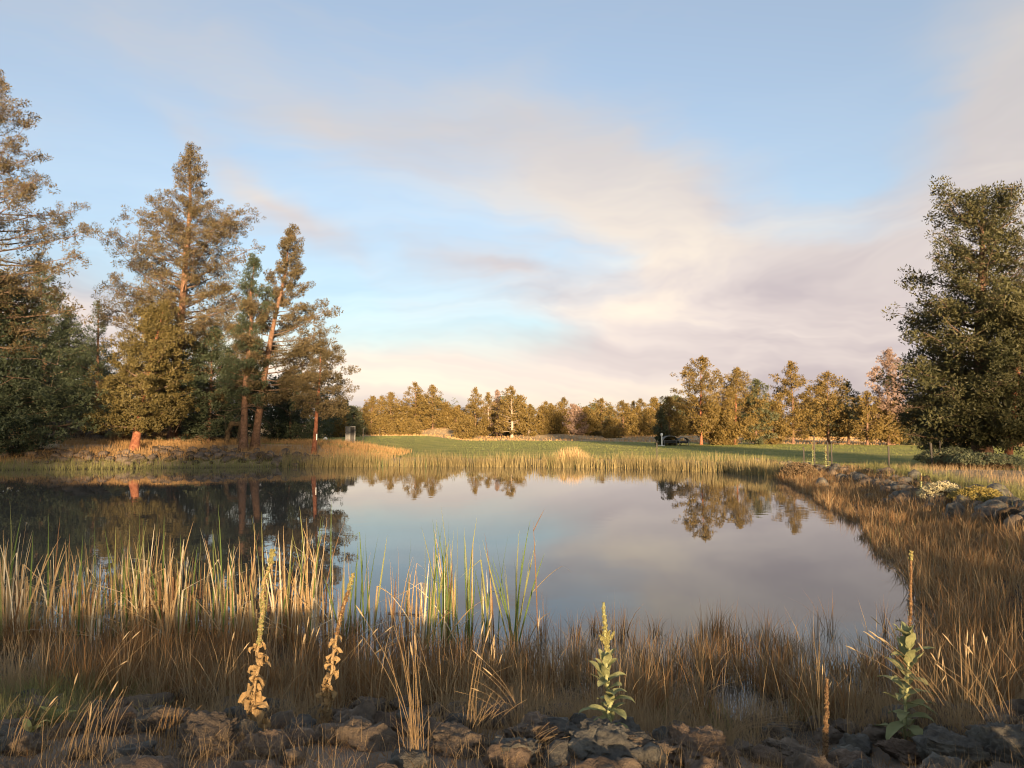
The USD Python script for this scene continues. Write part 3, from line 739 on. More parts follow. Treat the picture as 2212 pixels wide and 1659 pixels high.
def near_rush(n, per, ya, yb, cut, seed, hs, fan=(-.78, .78), lean=.45, width=(.004, .009), spread=.07, under=-.06):
    c, _ = scatter(n, 0, 0, ya, yb, gr, lambda x, y, s, r: clumped(x, y, r, 1.5, cut, seed), fan)
    for gx, gy, gw, gh in GAPS:
        c = c[((c[:, 0] - gx) / gw) ** 2 + ((c[:, 1] - gy) / gh) ** 2 > gr.uniform(.6, 1.2, len(c))]
    k = len(c) * per
    R, a = spread * gr.uniform(.4, 1.4, len(c)).repeat(per) * gr.uniform(0, 1, k) ** .6, gr.uniform(0, 6.28, k)
    p = c.repeat(per, 0)
    p[:, 0] += R * np.cos(a)
    p[:, 1] += R * np.sin(a)
    p[:, 2] = np.maximum(ground_z(p[:, 0], p[:, 1]), under)
    h = gr.uniform(*hs, len(c)).repeat(per) * gr.uniform(.45, 1.1, k)
    ln = np.abs(gr.normal(0, lean, k)) * gr.uniform(.4, 1.6, len(c)).repeat(per)
    return blades(p, h, a + gr.normal(0, .7, k), ln, gr.uniform(*width, k), 3, gr)


stuff('rushes', 'reddish brown rushes crowding the near shallow water, across the whole photo', 'rushes', [near_rush(620, 26, 5.6, 6.9, .43, 31, (.18, .62), width=(.004, .010)), near_rush(620, 20, 6.6, 8.2, .47, 33, (.25, .58)), near_rush(420, 22, 6.4, 8.4, .42, 34, (.25, .5), (-.78, -.2))], 'rush')
stuff('rushes', 'paler tan grass mixed through the near brown rushes', 'rushes', [near_rush(560, 20, 5.6, 7.0, .42, 37, (.18, .60), lean=.75, width=(.004, .010)), near_rush(700, 14, 6.4, 8.0, .45, 38, (.1, .25), lean=1.4), near_rush(600, 18, 5.5, 6.8, .40, 39, (.08, .28), lean=1.3), near_rush(420, 4, 5.2, 7.0, .38, 43, (.45, .75), lean=.3, width=(.006, .010))], 'tan_grass')
# brown sedge of the right shore
def right_band(x, y, s, r):
    return (s > -1.1 + .6 * fbm(np.stack([x, y, 0 * x], -1) * .8, 2, 9)) & (s < 4.0) & (x > .2 * y + 1.5) & clumped(x, y, r, .9, .36, 41)
c, _ = scatter(21000, 2.5, 17, 6.4, 34, gr, right_band)
k = 13
R, a_ = .09 * gr.uniform(.4, 1.5, len(c)).repeat(k) * gr.uniform(0, 1, len(c) * k) ** .6, gr.uniform(0, 6.28, len(c) * k)
p = c.repeat(k, 0) + np.column_stack([R * np.cos(a_), R * np.sin(a_), 0 * R])
s_ = pond_distance(p[:, 0], p[:, 1])
p[:, 2] = np.maximum(ground_z(p[:, 0], p[:, 1], s_), -.05)
h = (gr.uniform(.12, .52, len(c)) * (.6 + .8 * fbm(c * .9, 2, 6))).repeat(k) * gr.uniform(.4, 1.15, len(p))
print('right band', len(p))
up = smooth01(s_, 1.6, 3.6) + gr.normal(0, .22, len(p)) > .5
print('right band', len(p))
for sel, mat, lab in ((~up & (gr.uniform(0, 1, len(p)) < .6), 'rush', 'rusty brown sedge belt in the shallows of the right shore'), (up, 'olive_grass', 'olive and tan grass on the slope under the right stone edge'), (~up & (gr.uniform(0, 1, len(p)) < .55), 'tan_grass', 'pale dry blades through the sedge belt of the right shore')):
    q = p[sel]
    stuff('sedge', lab, 'sedge', [blades(q, h[sel], gr.uniform(0, 6.28, len(q)), np.abs(gr.normal(0, .55, len(q))), gr.uniform(.006, .012, len(q)) * (.6 + q[:, 1] / 20), 2, gr)], mat)
# dry grass among the near stones
p, _ = scatter(26000, 0, 0, 2.5, 5.7, gr, lambda x, y, s, r: clumped(x, y, r, 1.8, .53, 51), (-.78, .78))
stuff('dry_grass', 'short matted dry grass between the stones of the near bank', 'dry grass', [blades(p, gr.uniform(.05, .2, len(p)), gr.uniform(0, 6.28, len(p)), np.abs(gr.normal(.5, .5, len(p))), gr.uniform(.002, .004, len(p)), 3, gr)], 'tan_grass')
p, _ = scatter(16000, 0, 0, 4.5, 6.0, gr, lambda x, y, s, r: clumped(x, y, r, 1.2, .47, 57), (-.78, -.36))
p2, _ = scatter(16000, 0, 0, 3.0, 5.2, gr, None, (-.78, .78))
stuff('dry_grass', 'broken straw and litter lying between the bottom stones', 'dry grass', [blades(p2, gr.uniform(.03, .10, len(p2)), gr.uniform(0, 6.28, len(p2)), np.abs(gr.normal(1.3, .5, len(p2))), gr.uniform(.002, .005, len(p2)), 2, gr)], 'rush')
stuff('green_grass', 'yellow green grass behind the near stones on the left', 'grass', [blades(p, gr.uniform(.10, .28, len(p)), gr.uniform(0, 6.28, len(p)), np.abs(gr.normal(.4, .45, len(p))), gr.uniform(.003, .005, len(p)), 3, gr)], 'olive_grass')
p, _ = scatter(14000, 0, 0, 4.8, 5.9, gr, lambda x, y, s, r: clumped(x, y, r, 1.4, .50, 59), (-.40, .78))
stuff('dry_grass', 'tangled straw behind the near stones, in front of the rushes', 'dry grass', [blades(p, gr.uniform(.08, .3, len(p)), gr.uniform(0, 6.28, len(p)), np.abs(gr.normal(.5, .6, len(p))), gr.uniform(.0025, .0045, len(p)), 3, gr)], 'tan_grass')
# dry grass beyond the right stone edge
p, _ = scatter(60000, 7, 40, 12, 40, gr, lambda x, y, s, r: (s > 4.6) & ~shapely.contains(FIELD, shapely.points(x, y)) & (x < .8 * y + 2) & clumped(x, y, r, .5, .42, 61))
print('right dry', len(p))
stuff('dry_grass', 'pale dry grass between the right stone edge and the pasture', 'dry grass', [blades(p, gr.uniform(.12, .38, len(p)), gr.uniform(0, 6.28, len(p)), np.abs(gr.normal(.2, .4, len(p))), gr.uniform(.008, .014, len(p)), 2, gr)], 'tan_grass')
# grass of the left far shore
p, s_ = scatter(70000, -46, -8, 38, 62, gr, lambda x, y, s, r: (s > -.5) & (x > -.80 * y) & ((s < 4.5) | clumped(x, y, r, .45, .42, 63)))
print('left far', len(p))
low = s_ < 2.0
stuff('shore_grass', 'brown grass at the waterline of the far left shore', 'grass', [blades(np.where(np.array([0, 0, 1]) > 0, np.maximum(p[low], -.05), p[low]), gr.uniform(.2, .5, low.sum()), gr.uniform(0, 6.28, low.sum()), np.abs(gr.normal(.1, .3, low.sum())), .022, 2, gr)], 'olive_grass')
stuff('dry_grass', 'golden dry grass under the trees of the far left bank', 'dry grass', [blades(p[~low], gr.uniform(.2, .5, (~low).sum()), gr.uniform(0, 6.28, (~low).sum()), np.abs(gr.normal(.1, .35, (~low).sum())), .025, 2, gr)], 'gold_grass')
# reed bed of the far shore
def far_reeds(n, seed, cut):
    return scatter(n, -15, 13.5, 33, 48, gr, lambda x, y, s, r: (s > -1.3) & (s < 1.5) & (x > -.31 * y) & clumped(x, y, r, .8, cut, seed))[0]
p = far_reeds(52000, 71, .36)
p[:, 2] = np.maximum(p[:, 2], -.1)
print('reeds', len(p))
tall = .75 + .5 * fbm(p * np.array([.6, .3, 0]), 2, 72)
stuff('reed_bed', 'tan reed bed along the far shore in front of the pasture', 'reeds', [blades(p, gr.uniform(.35, .95, len(p)) * tall, gr.uniform(0, 6.28, len(p)), np.abs(gr.normal(.02, .16, len(p))), gr.uniform(.018, .035, len(p)), 2, gr)], 'reed')
p = far_reeds(6000, 74, .56)
p[:, 2] = np.maximum(p[:, 2], -.1)
stuff('reed_bed', 'green reeds scattered through the far reed bed', 'reeds', [blades(p, gr.uniform(.6, 1.2, len(p)), gr.uniform(0, 6.28, len(p)), np.abs(gr.normal(.02, .12, len(p))), gr.uniform(.018, .03, len(p)), 2, gr)], 'reed_green')
# pasture blades and the dry ground beyond
p, _ = scatter(90000, 0, 0, 26, 124, gr, lambda x, y, s, r: shapely.contains(FIELD, shapely.points(x, y)), (-.36, .82))
print('pasture', len(p))
stuff('pasture_grass', 'short green pasture grass beyond the pond', 'grass', [blades(p, gr.uniform(.06, .14, len(p)), gr.uniform(0, 6.28, len(p)), np.abs(gr.normal(.2, .4, len(p))), .008 + .0003 * p[:, 1], 2, gr)], 'pasture_blade')
p, _ = scatter(45000, 0, 0, 70, 165, gr, lambda x, y, s, r: ~shapely.contains(FIELD, shapely.points(x, y)) & clumped(x, y, r, .16, .42, 81), (-.36, .82))
stuff('dry_grass', 'dry golden grass between the pasture and the far trees', 'dry grass', [blades(p, gr.uniform(.15, .4, len(p)), gr.uniform(0, 6.28, len(p)), np.abs(gr.normal(.2, .35, len(p))), .02 + .0006 * p[:, 1], 2, gr)], 'gold_grass')


# ------------------------------------------------------------------ cattails of the near water
M |= {
    'cattail_green': ramp_leaf('cattail_green', [(0, (.13, .19, .05)), (1, (.24, .27, .09))], .3),
    'cattail_olive': ramp_leaf('cattail_olive', [(0, (.28, .28, .10)), (1, (.43, .38, .17))], .3),
    'cattail_tan': ramp_leaf('cattail_tan', [(0, (.52, .36, .18)), (1, (.68, .51, .29))], .35),
    'cattail_straw': ramp_leaf('cattail_straw', [(0, (.74, .63, .43)), (1, (.82, .74, .56))], .3),
    'cattail_brown': ramp_leaf('cattail_brown', [(0, (.22, .12, .06)), (1, (.34, .20, .10))], .25),
}


def ribbon(base, az, th0, bend, L, w, rng, n=9, brk=None, droop=1.9, taper=.55):
    """A long leaf: rises at th0 from the upright, bends over by bend, and past the break hangs down."""
    th = th0 + bend * np.linspace(0, 1, n) ** 2
    if brk:
        th = th + np.where(np.linspace(0, 1, n) > brk, droop, 0)
    st = L / (n - 1)
    r = np.concatenate([[0], np.cumsum(np.sin(th[:-1]) * st)])
    z = np.concatenate([[0], np.cumsum(np.cos(th[:-1]) * st)])
    c = np.column_stack([base[0] + r * math.cos(az), base[1] + r * math.sin(az), base[2] + z])
    fa = rng.uniform(-.9, .9) + np.linspace(0, rng.normal(0, .8), n)
    side = np.column_stack([np.cos(fa), np.sin(fa), 0 * fa])
    t = np.linspace(0, 1, n)
    ww = (w * np.where(t < taper, 1, 1 - ((t - taper) / (1 - taper)) ** 1.4 * .93) * .5)[:, None]
    mid = c + np.column_stack([-np.sin(fa), np.cos(fa), 0 * fa]) * ww * .35
    v = np.stack([c - side * ww, mid, c + side * ww], 1).reshape(-1, 3)
    f = []
    for k in range(n - 1):
        for j in (0, 1):
            a = 3 * k + j
            f += [(a, a + 1, a + 4), (a, a + 4, a + 3)]
    return v, np.array(f)


kt = np.random.default_rng(33)


def cattail(x, y, H, n, green, label, group=None, spread=.05, lean=.10, broken=.22, fan=None, straw=.22):
    D = EYE / ((y - 928) / 1593.)
    b = at(x, 900, D)
    b[2] = -.08
    t = Thing('cattail_clump', label, 'cattail', b, group)
    for i in range(n):
        dead = kt.uniform() > green
        mat = ('cattail_straw' if kt.uniform() < straw else 'cattail_brown' if kt.uniform() < .16 else 'cattail_tan') if dead else ('cattail_olive' if kt.uniform() < .45 else 'cattail_green')
        az = kt.uniform(0, 6.28)
        if fan is not None:
            az = 0 if i % 2 else PI
        th = abs(kt.normal(0, lean)) if fan is None else fan * (i // 2 + .3) / (n / 2)
        L = H * kt.uniform(.62, 1.08) * (.85 if dead else 1)
        brk = kt.uniform(.35, .8) if kt.uniform() < (broken * (1.3 if dead else .25)) else None
        p = b + [kt.normal(0, spread), kt.normal(0, spread), 0]
        t.add('leaf', ribbon(p, az, th, abs(kt.normal(0, .22 if dead else .10)), L, kt.uniform(.011, .020), kt, brk=brk, droop=kt.uniform(1.0, 2.2)), M[mat])
    for i in range(1 + n // 6):       # leaves that fell over at the foot
        t.add('fallen_leaf', ribbon(b + [kt.normal(0, .08), kt.normal(0, .08), .09], kt.uniform(0, 6.28), kt.uniform(.5, 1.2), kt.uniform(.4, 1.1), H * kt.uniform(.4, .65), .012, kt), M['cattail_straw' if kt.uniform() < .45 else 'cattail_tan'])
    return t


cattail(1112, 1374, 1.25, 13, .97, 'bright green cattail plant fanning from one foot, rightmost in the open water', spread=.025, fan=.30, broken=.1)
cattail(1060, 1366, 1.38, 11, .5, 'slim half green cattail clump, left neighbour of the rightmost fanning one', spread=.05)
cattail(1012, 1372, 1.30, 10, .65, 'green and brown cattail clump right of the densest tall one', spread=.06)
cattail(974, 1384, 1.40, 20, .6, 'densest tall green cattail clump in front of the blue reflection', spread=.06, lean=.07)
cattail(948, 1388, 1.25, 12, .25, 'tan cattail clump at the left foot of the densest green one', spread=.07)
cattail(915, 1390, 1.30, 14, .35, 'mixed tan and green cattail clump in the middle of the photo', spread=.07)
cattail(876, 1378, 1.15, 11, .12, 'dry tan cattail clump with straight thin leaves beside open water', spread=.06, lean=.05)
cattail(850, 1370, 1.0, 7, .1, 'small dry cattail clump leftmost of the central stand', spread=.05)
cattail(790, 1358, 1.25, 8, .7, 'thin green cattail leaves leaning right behind the second dry mullein', spread=.06, lean=.14)
cattail(752, 1374, 1.25, 14, .75, 'green cattail clump behind the brown spike of the second dry mullein', spread=.06)
cattail(722, 1384, .95, 9, .1, 'low tan cattail clump left of the second dry mullein', spread=.06)
STAND = ['tan cattail clump at the left edge with green tips', 'green based cattail clump second from the left edge, front row', 'thin tan cattails just left of the narrow water gap, front row', 'tan cattails just right of the narrow left water gap, back row', 'dense tan cattail clump right of the narrow left water gap, front row', 'tan cattails behind the long bent straw leaf of the left stand', 'tan cattails under the reflected red trunk, left side', 'dense tan cattails under the reflected red trunk, middle', 'dense straw coloured cattails under the reflected red trunk, front', 'tall cattail clump right of the reflected red trunk, back row', 'densest straw coloured clump in the middle of the left stand', 'straw cattails at the right end of the densest part, front row', 'tall green tipped cattails at the right end of the densest part, back row', 'cattail clump right of the white sky gap in the left stand, back', 'cattail clump right of the white sky gap in the left stand, front', 'half green cattails just left of the tall dry mullein', 'tan cattails just right of the tall dry mullein', 'tan cattails between the two dry mulleins, front', 'pale cattails between the two dry mulleins, right', 'thin cattails touching the left side of the leaning dry mullein spike', 'few thin leaves standing in the narrow left water gap', 'low tan leaves in front of the reflected red trunk, left part', 'few short leaves standing in the white sky gap of the left stand', 'low leaves directly behind the tall dry mullein stem', 'cattail clump cut by the left edge of the photo', 'few thin green leaves at the back of the white sky gap', 'back row cattails behind the densest straw coloured clump', 'back row thin leaves behind the clump right of the narrow water gap']
for i, (x, y, n) in enumerate([(10, 1352, 16), (38, 1362, 18), (66, 1368, 16), (150, 1360, 16), (178, 1366, 22), (205, 1358, 18), (262, 1352, 18), (290, 1360, 22), (318, 1368, 24), (345, 1356, 24), (372, 1366, 26), (398, 1372, 22), (420, 1360, 20), (492, 1362, 18), (520, 1370, 18),
                               (545, 1358, 16), (610, 1362, 14), (636, 1370, 16), (664, 1374, 16), (690, 1366, 14), (118, 1340, 8), (235, 1372, 10), (455, 1350, 8), (575, 1368, 8), (-25, 1360, 16), (480, 1340, 8), (330, 1340, 14), (185, 1340, 10)]):
    cattail(x, y, kt.uniform(1.2, 1.5) if n > 10 else kt.uniform(.7, 1.0), n + 3, .16 if n > 10 else .10, STAND[i], 'cattail clumps of the left foreground stand', spread=.085, lean=.11, broken=.3)
# the lone stalk whose tip bends right
b = at(1162, 900, EYE / ((1392 - 928) / 1593.))
b[2] = -.05
t = Thing('cattail_stalk', 'lone tall brown cattail stalk with a kinked tip, rightmost over the water', 'cattail', b)
t.add('leaf', ribbon(b, PI, .03, .03, 1.32, .013, kt), M['cattail_brown'])
t.add('leaf', ribbon(b + [-.05, 0, 1.22], 0, .45, .1, .26, .012, kt), M['cattail_brown'])
t.add('leaf', ribbon(b + [-.05, 0, .62], 0, .75, .75, .52, .012, kt, brk=.72, droop=.9), M['cattail_tan'])
t.add('leaf', ribbon(b + [-.01, 0, .08], 0, .06, .05, .36, .015, kt), M['cattail_straw'])

# ------------------------------------------------------------------ mulleins
M |= {
    'mullein_leaf': ramp_leaf('mullein_leaf', [(0, (.20, .21, .09)), (1, (.33, .33, .165))], .2, .9, scale=14, tone=.7),
    'mullein_yellow': ramp_leaf('mullein_yellowing_leaf', [(0, (.42, .39, .11)), (1, (.52, .47, .20))], .2, .9, scale=14, tone=.7),
    'mullein_dead': ramp_leaf('mullein_dead_leaf', [(0, (.30, .19, .08)), (1, (.46, .32, .16))], .2, .9, scale=22, tone=.7),
    'spike_brown': rough_solid('mullein_spike', [(.3, (.09, .05, .025)), (.5, (.17, .10, .05)), (.7, (.26, .17, .08))], 60, .4),
    'spike_olive': rough_solid('mullein_fresh_spike', [(.3, (.16, .14, .05)), (.5, (.27, .24, .09)), (.7, (.40, .37, .15))], 60, .4),
    'stem_green': rough_solid('mullein_stem', [(.3, (.25, .27, .12)), (.7, (.36, .36, .18))], 30, .3),
    'stem_tan': rough_solid('mullein_dry_stem', [(.3, (.26, .17, .08)), (.7, (.40, .28, .145))], 30, .3),
}


def broad_leaf(base, az, pitch, curl, L, W, rng, n=9, m=5, fold=.35, crumple=.0, twist=0.0):
    """A felted leaf: oblong, folded along its midrib, bending over along its length."""
    t = np.linspace(0, 1, n)
    th = pitch + curl * t ** 1.5
    st = L / (n - 1)
    r = np.concatenate([[0], np.cumsum(np.cos(th[:-1]) * st)])
    z = np.concatenate([[0], np.cumsum(np.sin(th[:-1]) * st)])
    prof = W * .5 * np.sin(PI * np.clip(t * .93 + .07, 0, 1) ** .85) ** .75
    u = np.linspace(-1, 1, m)
    tw = twist * t
    out = np.array([math.cos(az), math.sin(az), 0])
    sd = np.array([-math.sin(az), math.cos(az), 0])
    nz = np.outer(-np.sin(th), out) + np.outer(np.cos(th), [0, 0, 1.])
    c = base + np.outer(r, out)
    c[:, 2] += z
    side = np.cos(tw)[:, None] * sd + np.sin(tw)[:, None] * nz
    nor = np.cos(tw)[:, None] * nz - np.sin(tw)[:, None] * sd
    v = c[:, None] + side[:, None] * (u[None, :, None] * prof[:, None, None]) + nor[:, None] * (fold * (np.abs(u)[None, :, None]) * prof[:, None, None])
    v = v.reshape(-1, 3)
    k = rng.uniform(0, 60)
    wav = (np.stack([noise(v * 38 + k + q) for q in (0, 9, 18)], -1) - .5)
    v = v + wav * (.10 + crumple) * W
    f = []
    for i in range(n - 1):
        for j in range(m - 1):
            a = i * m + j
            f += [(a, a + 1, a + m + 1), (a, a + m + 1, a + m)]
    return v, np.array(f)


def spike(path, r, rng, tip=.55):
    """A flower spike packed with seed capsules."""
    path = np.asarray(path)
    L = np.linalg.norm(np.diff(path, axis=0), axis=1).sum()
    n = int(L / (r * .62)) * 7
    s = np.linspace(0, 1, len(path))
    t = np.sort(rng.uniform(0, 1, n))
    c = np.column_stack([np.interp(t, s, path[:, k]) for k in range(3)])
    a = rng.uniform(0, 6.28, n)
    rr = r * (1 - (1 - tip) * t ** 2) * rng.uniform(.55, 1.0, n)
    c += np.column_stack([np.cos(a), np.sin(a), 0 * a]) * (rr * .75)[:, None]
    o = np.array([[1, 0, 0], [0, 1, 0], [-1, 0, 0], [0, -1, 0], [0, 0, 1.3], [0, 0, -1.]])
    of = np.array([[0, 1, 4], [1, 2, 4], [2, 3, 4], [3, 0, 4], [1, 0, 5], [2, 1, 5], [3, 2, 5], [0, 3, 5]])
    v = c[:, None] + o[None] * (rr * .48)[:, None, None] + rng.normal(0, r * .05, (n, 6, 3))
    f = of[None] + (np.arange(n) * 6)[:, None, None]
    return join([(v.reshape(-1, 3), f.reshape(-1, 3)), tube(path, np.linspace(r * .55, r * .4 * tip, len(path)), 8)])


mr = np.random.default_rng(44)


def mullein(label, foot, tip, top, kind, spike_from=None, r=.013, mid=None, leaves=(), spike_mat='spike_brown', wig=.006):
    """foot, tip: (x, y) in the photograph; kind 'dead' or 'green'."""
    b = ground_hit(*foot)
    e = at(tip[0], tip[1], b[1] + .02)
    n = 14
    t = np.linspace(0, 1, n)
    path = b + np.outer(t, e - b)
    if mid:
        m = at(mid[0], mid[1], b[1])
        w = (4 * t * (1 - t))[:, None]
        path = path + w * (m - (b + e) / 2)
    path[1:-1, :2] += mr.normal(0, wig, (n - 2, 2))
    path[0, 2] -= .03
    o = Thing('mullein', label, 'mullein plant', b)
    o.add('stem', tube(path, np.linspace(r, r * .6, n), 8), M[{'dead': 'stem_tan', 'green': 'stem_green', 'brown': 'spike_brown'}[kind]], smooth=True)
    P = lambda q: np.array([np.interp(q, t, path[:, k]) for k in range(3)])
    if spike_from is not None:
        o.add('flower_spike', spike([P(q) for q in np.linspace(spike_from, 1, 10)], r * 1.5, mr), M[spike_mat])
    H = np.linalg.norm(e - b)
    for (q, az, pitch, curl, L, W, mat) in leaves:
        o.add('leaf', broad_leaf(P(q), az, pitch, curl, L * H, W * H, mr, crumple=.7 if mat == 'mullein_dead' else .16, twist=mr.normal(0, 1.2 if mat == 'mullein_dead' else .25), fold=mr.uniform(.5, 1.1) if mat == 'mullein_dead' else .3), M[mat], smooth=True)
    return o, P, H


def dead_leaves(n, top):
    out = []
    for i in range(n):
        q = .02 + (i / n) * top
        out.append((q, mr.uniform(0, 6.28), mr.uniform(-.9, .5), mr.uniform(-2.8, -1.2), mr.uniform(.05, .10) * (1.3 - q), mr.uniform(.036, .058) * (1.25 - q), 'mullein_dead'))
    return out


o, P, H = mullein('taller dry mullein, left one of the pair of tan stalks in the left foreground', (548, 1588), (589, 1187), 0, 'dead', .50, .013, mid=(556, 1395), leaves=dead_leaves(34, .52), spike_mat='spike_olive')
o.add('flower_spike', spike([P(q) for q in np.linspace(.93, 1.01, 5)], .021, mr, .8), M['spike_olive'], label='yellow green spike tip')
for i in range(5):
    o.add('leaf', broad_leaf(P(0) + [0, 0, .02], PI + mr.uniform(-.6, .6), mr.uniform(-.1, .4), -1.0, .17, .05, mr, crumple=.5), M['mullein_dead'], smooth=True)
o, P, H = mullein('shorter leaning dry mullein, right one of the pair of tan stalks in the left foreground', (706, 1564), (763, 1238), 0, 'dead', .62, .012, mid=(722, 1410), leaves=dead_leaves(30, .6))
o.add('flower_spike', spike([P(q) for q in np.linspace(.9, 1.01, 5)], .018, mr, .7), M['spike_olive'], label='yellow green spike tip')
# green mullein right of the middle: drooping lower leaves, knobbly top
lv = []
for i in range(30):
    q = .04 + .55 * (i / 30) ** .9
    up = q / .6
    lv.append((q, i * 2.4 + mr.normal(0, .3), -.1 + 1.2 * up + mr.normal(0, .32), (-1.7 + 1.2 * up) + mr.normal(0, .3), (.26 - .12 * up) * mr.uniform(.75, 1.15), .088 - .03 * up, 'mullein_leaf' if mr.uniform() < .85 or up > .4 else 'mullein_yellow'))
for i in range(6):
    lv.append((.03, mr.uniform(0, 6.28), mr.uniform(-.2, .3), -1.6, .15, .05, 'mullein_dead'))
o, P, H = mullein('pale green mullein with drooping leaves and a knobbly top, between the two water gaps', (1318, 1612), (1304, 1302), 0, 'green', .66, .012, leaves=lv, spike_mat='spike_olive')
for q, az, L in ((.72, 0, .045), (.70, PI, .042), (.74, .6, .03)):
    p = P(q)
    d = np.array([math.cos(az), math.sin(az), 1.0])
    o.add('flower_spike', spike([p, p + d * L * .5, p + d * L + [0, 0, .02]], .014, mr, .8), M['spike_olive'])
# broad green mullein at the right
lv = []
for i in range(34):
    q = .05 + .9 * (i / 34) ** .95
    lv.append((q, i * 2.4 + mr.normal(0, .25), .15 + 1.0 * q + mr.normal(0, .3), -1.3 + 1.1 * q + mr.normal(0, .25), (.33 - .13 * q) * mr.uniform(.7, 1.1), .115 - .035 * q, 'mullein_leaf' if mr.uniform() < .84 or q > .5 else 'mullein_yellow'))
for i in range(5):
    lv.append((.03, mr.uniform(0, 6.28), mr.uniform(-.2, .2), -1.5, .2, .07, 'mullein_dead'))
o, P, H = mullein('broad leaved green mullein on the right with a small yellow crown', (1952, 1606), (1966, 1355), 0, 'green', .90, .012, leaves=lv, spike_mat='spike_olive', wig=.003)
o, P, H = mullein('tall dry brown mullein spike rising directly behind the broad leaved green one', (1964, 1478), (1969, 1190), 0, 'brown', .12, .013, leaves=(), wig=.002)
o.add('flower_spike', spike([P(q) for q in np.linspace(.93, 1.0, 4)], .021, mr, .8), M['spike_olive'], label='yellow green spike tip')
o, P, H = mullein('bare dark brown mullein spike cut by the bottom edge of the photo', (1782, 1672), (1787, 1466), 0, 'brown', .0, .0135, leaves=(), wig=.002)
# rosettes and far mulleins
def rosette(label, x, y, n, L, mat='mullein_leaf'):
    b = ground_hit(x, y)
    o = Thing('mullein_rosette', label, 'mullein plant', b)
    for i in range(n):
        o.add('leaf', broad_leaf(b + [mr.normal(0, .02), mr.normal(0, .02), .03], i * 2.4, mr.uniform(.4, 1.1), -.7, L * mr.uniform(.7, 1.1), L * .38, mr), M[mat if mr.uniform() < .8 else 'mullein_yellow'], smooth=True)


rosette('low yellow green mullein rosette among the stones at the lower left', 118, 1572, 11, .15)
rosette('single pair of yellow mullein leaves lying on the stones at the lower left edge', 62, 1596, 4, .12, 'mullein_yellow')
for lab, x, y, top in (('left one of two green mulleins standing on the right stone edge', 1756, 1020, 975), ('right one of two green mulleins standing on the right stone edge', 1784, 1024, 985), ('pale green mullein in front of the cream rabbitbrush', 1990, 1082, 1022)):
    lv = [(.05 + .7 * i / 26, i * 2.4, .2 + .6 * i / 26, -1.0, .26 * (1 - .6 * i / 26), .09 * (1 - .5 * i / 26), 'mullein_leaf') for i in range(26)]
    o, P, H = mullein(lab, (x, y), (x, top - 22 if x < 1900 else top), 0, 'green', .72, .02, leaves=lv, spike_mat='spike_brown')

M['seed'] = ramp_leaf('seed_heads', [(0, (.50, .38, .22)), (1, (.68, .55, .36))], .3)

# ------------------------------------------------------------------ grass tufts that stand out one by one
def grass_tuft(label, x, y, n, H, az, lean, heads, mat='tan_grass', spread=.03, w=.003, fine=30, group=None):
    b = ground_hit(x, y)
    o = Thing('grass_tuft', label, 'grass tuft', b, group)
    k = fine
    p = b + np.column_stack([mr.normal(0, spread, k), mr.normal(0, spread, k), np.zeros(k)])
    o.add('blades', kind='stuff', mesh=blades(p, H * mr.uniform(.25, .55, k), az + mr.normal(0, 1.5, k), np.abs(mr.normal(lean * .7, .4, k)), .0035, 3, mr), mat=M[mat])
    for i in range(n):
        q = b + [mr.normal(0, spread), mr.normal(0, spread), 0]
        h, a, l = H * mr.uniform(.7, 1.08), az + mr.normal(0, .5), abs(lean + mr.normal(0, .14))
        t = np.linspace(0, 1, 8)
        c = q + np.column_stack([math.cos(a) * l * h * (.3 * t + .7 * t * t), math.sin(a) * l * h * (.3 * t + .7 * t * t), h * t * (1 - .28 * min(l, 1.6) ** 1.3 * t)])
        o.add('stem', tube(c, np.linspace(w * .62, w * .35, 8), 4, caps=False), M[mat])
        if i < heads:
            d = c[-1] - c[-2]
            d /= np.linalg.norm(d)
            hl = mr.uniform(.05, .085)
            o.add('seed_head', tube([c[-1] - d * .01, c[-1] + d * hl * .25, c[-1] + d * hl * .6, c[-1] + d * hl + [0, 0, -.004]], [.002, .0048, .0038, .001], 6), M['seed'])


grass_tuft('tall pale grass stalks at the bottom of the photo, left of the middle', 898, 1655, 13, .74, PI, .12, 3)
grass_tuft('short stiff straw stubble leaning right on the middle stones', 1030, 1606, 14, .27, 0, .55, 0)
grass_tuft('few long stalks with pale heads above the middle stones', 1015, 1598, 5, .66, .1, .22, 3)
grass_tuft('cluster of pale seed heads between the two dry mulleins', 645, 1520, 7, .55, .3, .08, 6)
grass_tuft('thin bent stalks leaning right past the second dry mullein', 735, 1520, 6, .66, 0, .55, 4)
grass_tuft('large arching seed head grass right of the broad green mullein', 2066, 1604, 11, .72, PI, .62, 8)
grass_tuft('upright seed head grass at the right edge of the photo', 2100, 1598, 7, .72, 0, .10, 5)
grass_tuft('pale stalks crossing at the lower right corner', 2180, 1625, 9, .62, PI, .35, 4)
grass_tuft('upright pale stalks touching the right side of the broad green mullein', 2008, 1592, 9, .52, 0, .08, 4)
grass_tuft('golden tuft on the big stone at the lower left', 362, 1616, 16, .22, 0, .2, 0, 'gold_grass')
grass_tuft('matted dry tuft at the bottom left corner', 60, 1625, 20, .30, 0, .4, 2, fine=120, spread=.12)
grass_tuft('dry tuft right of the bottom left corner tuft', 190, 1640, 20, .34, 0, .3, 2, fine=120, spread=.12)
grass_tuft('two long stalks leaning right across the left rushes', 175, 1560, 5, .62, .1, .5, 3)
grass_tuft('fresh green tuft behind the brown bottom spike', 1745, 1560, 10, .22, 0, .4, 0, 'olive_grass', fine=90, spread=.06)
grass_tuft('yellow green tuft left of the brown bottom spike', 1560, 1590, 14, .26, PI, .3, 0, 'olive_grass', fine=60, spread=.05)
grass_tuft('flattened pale stalks lying right of the green mullein with drooping leaves', 1575, 1600, 12, .34, 0, 1.5, 0)
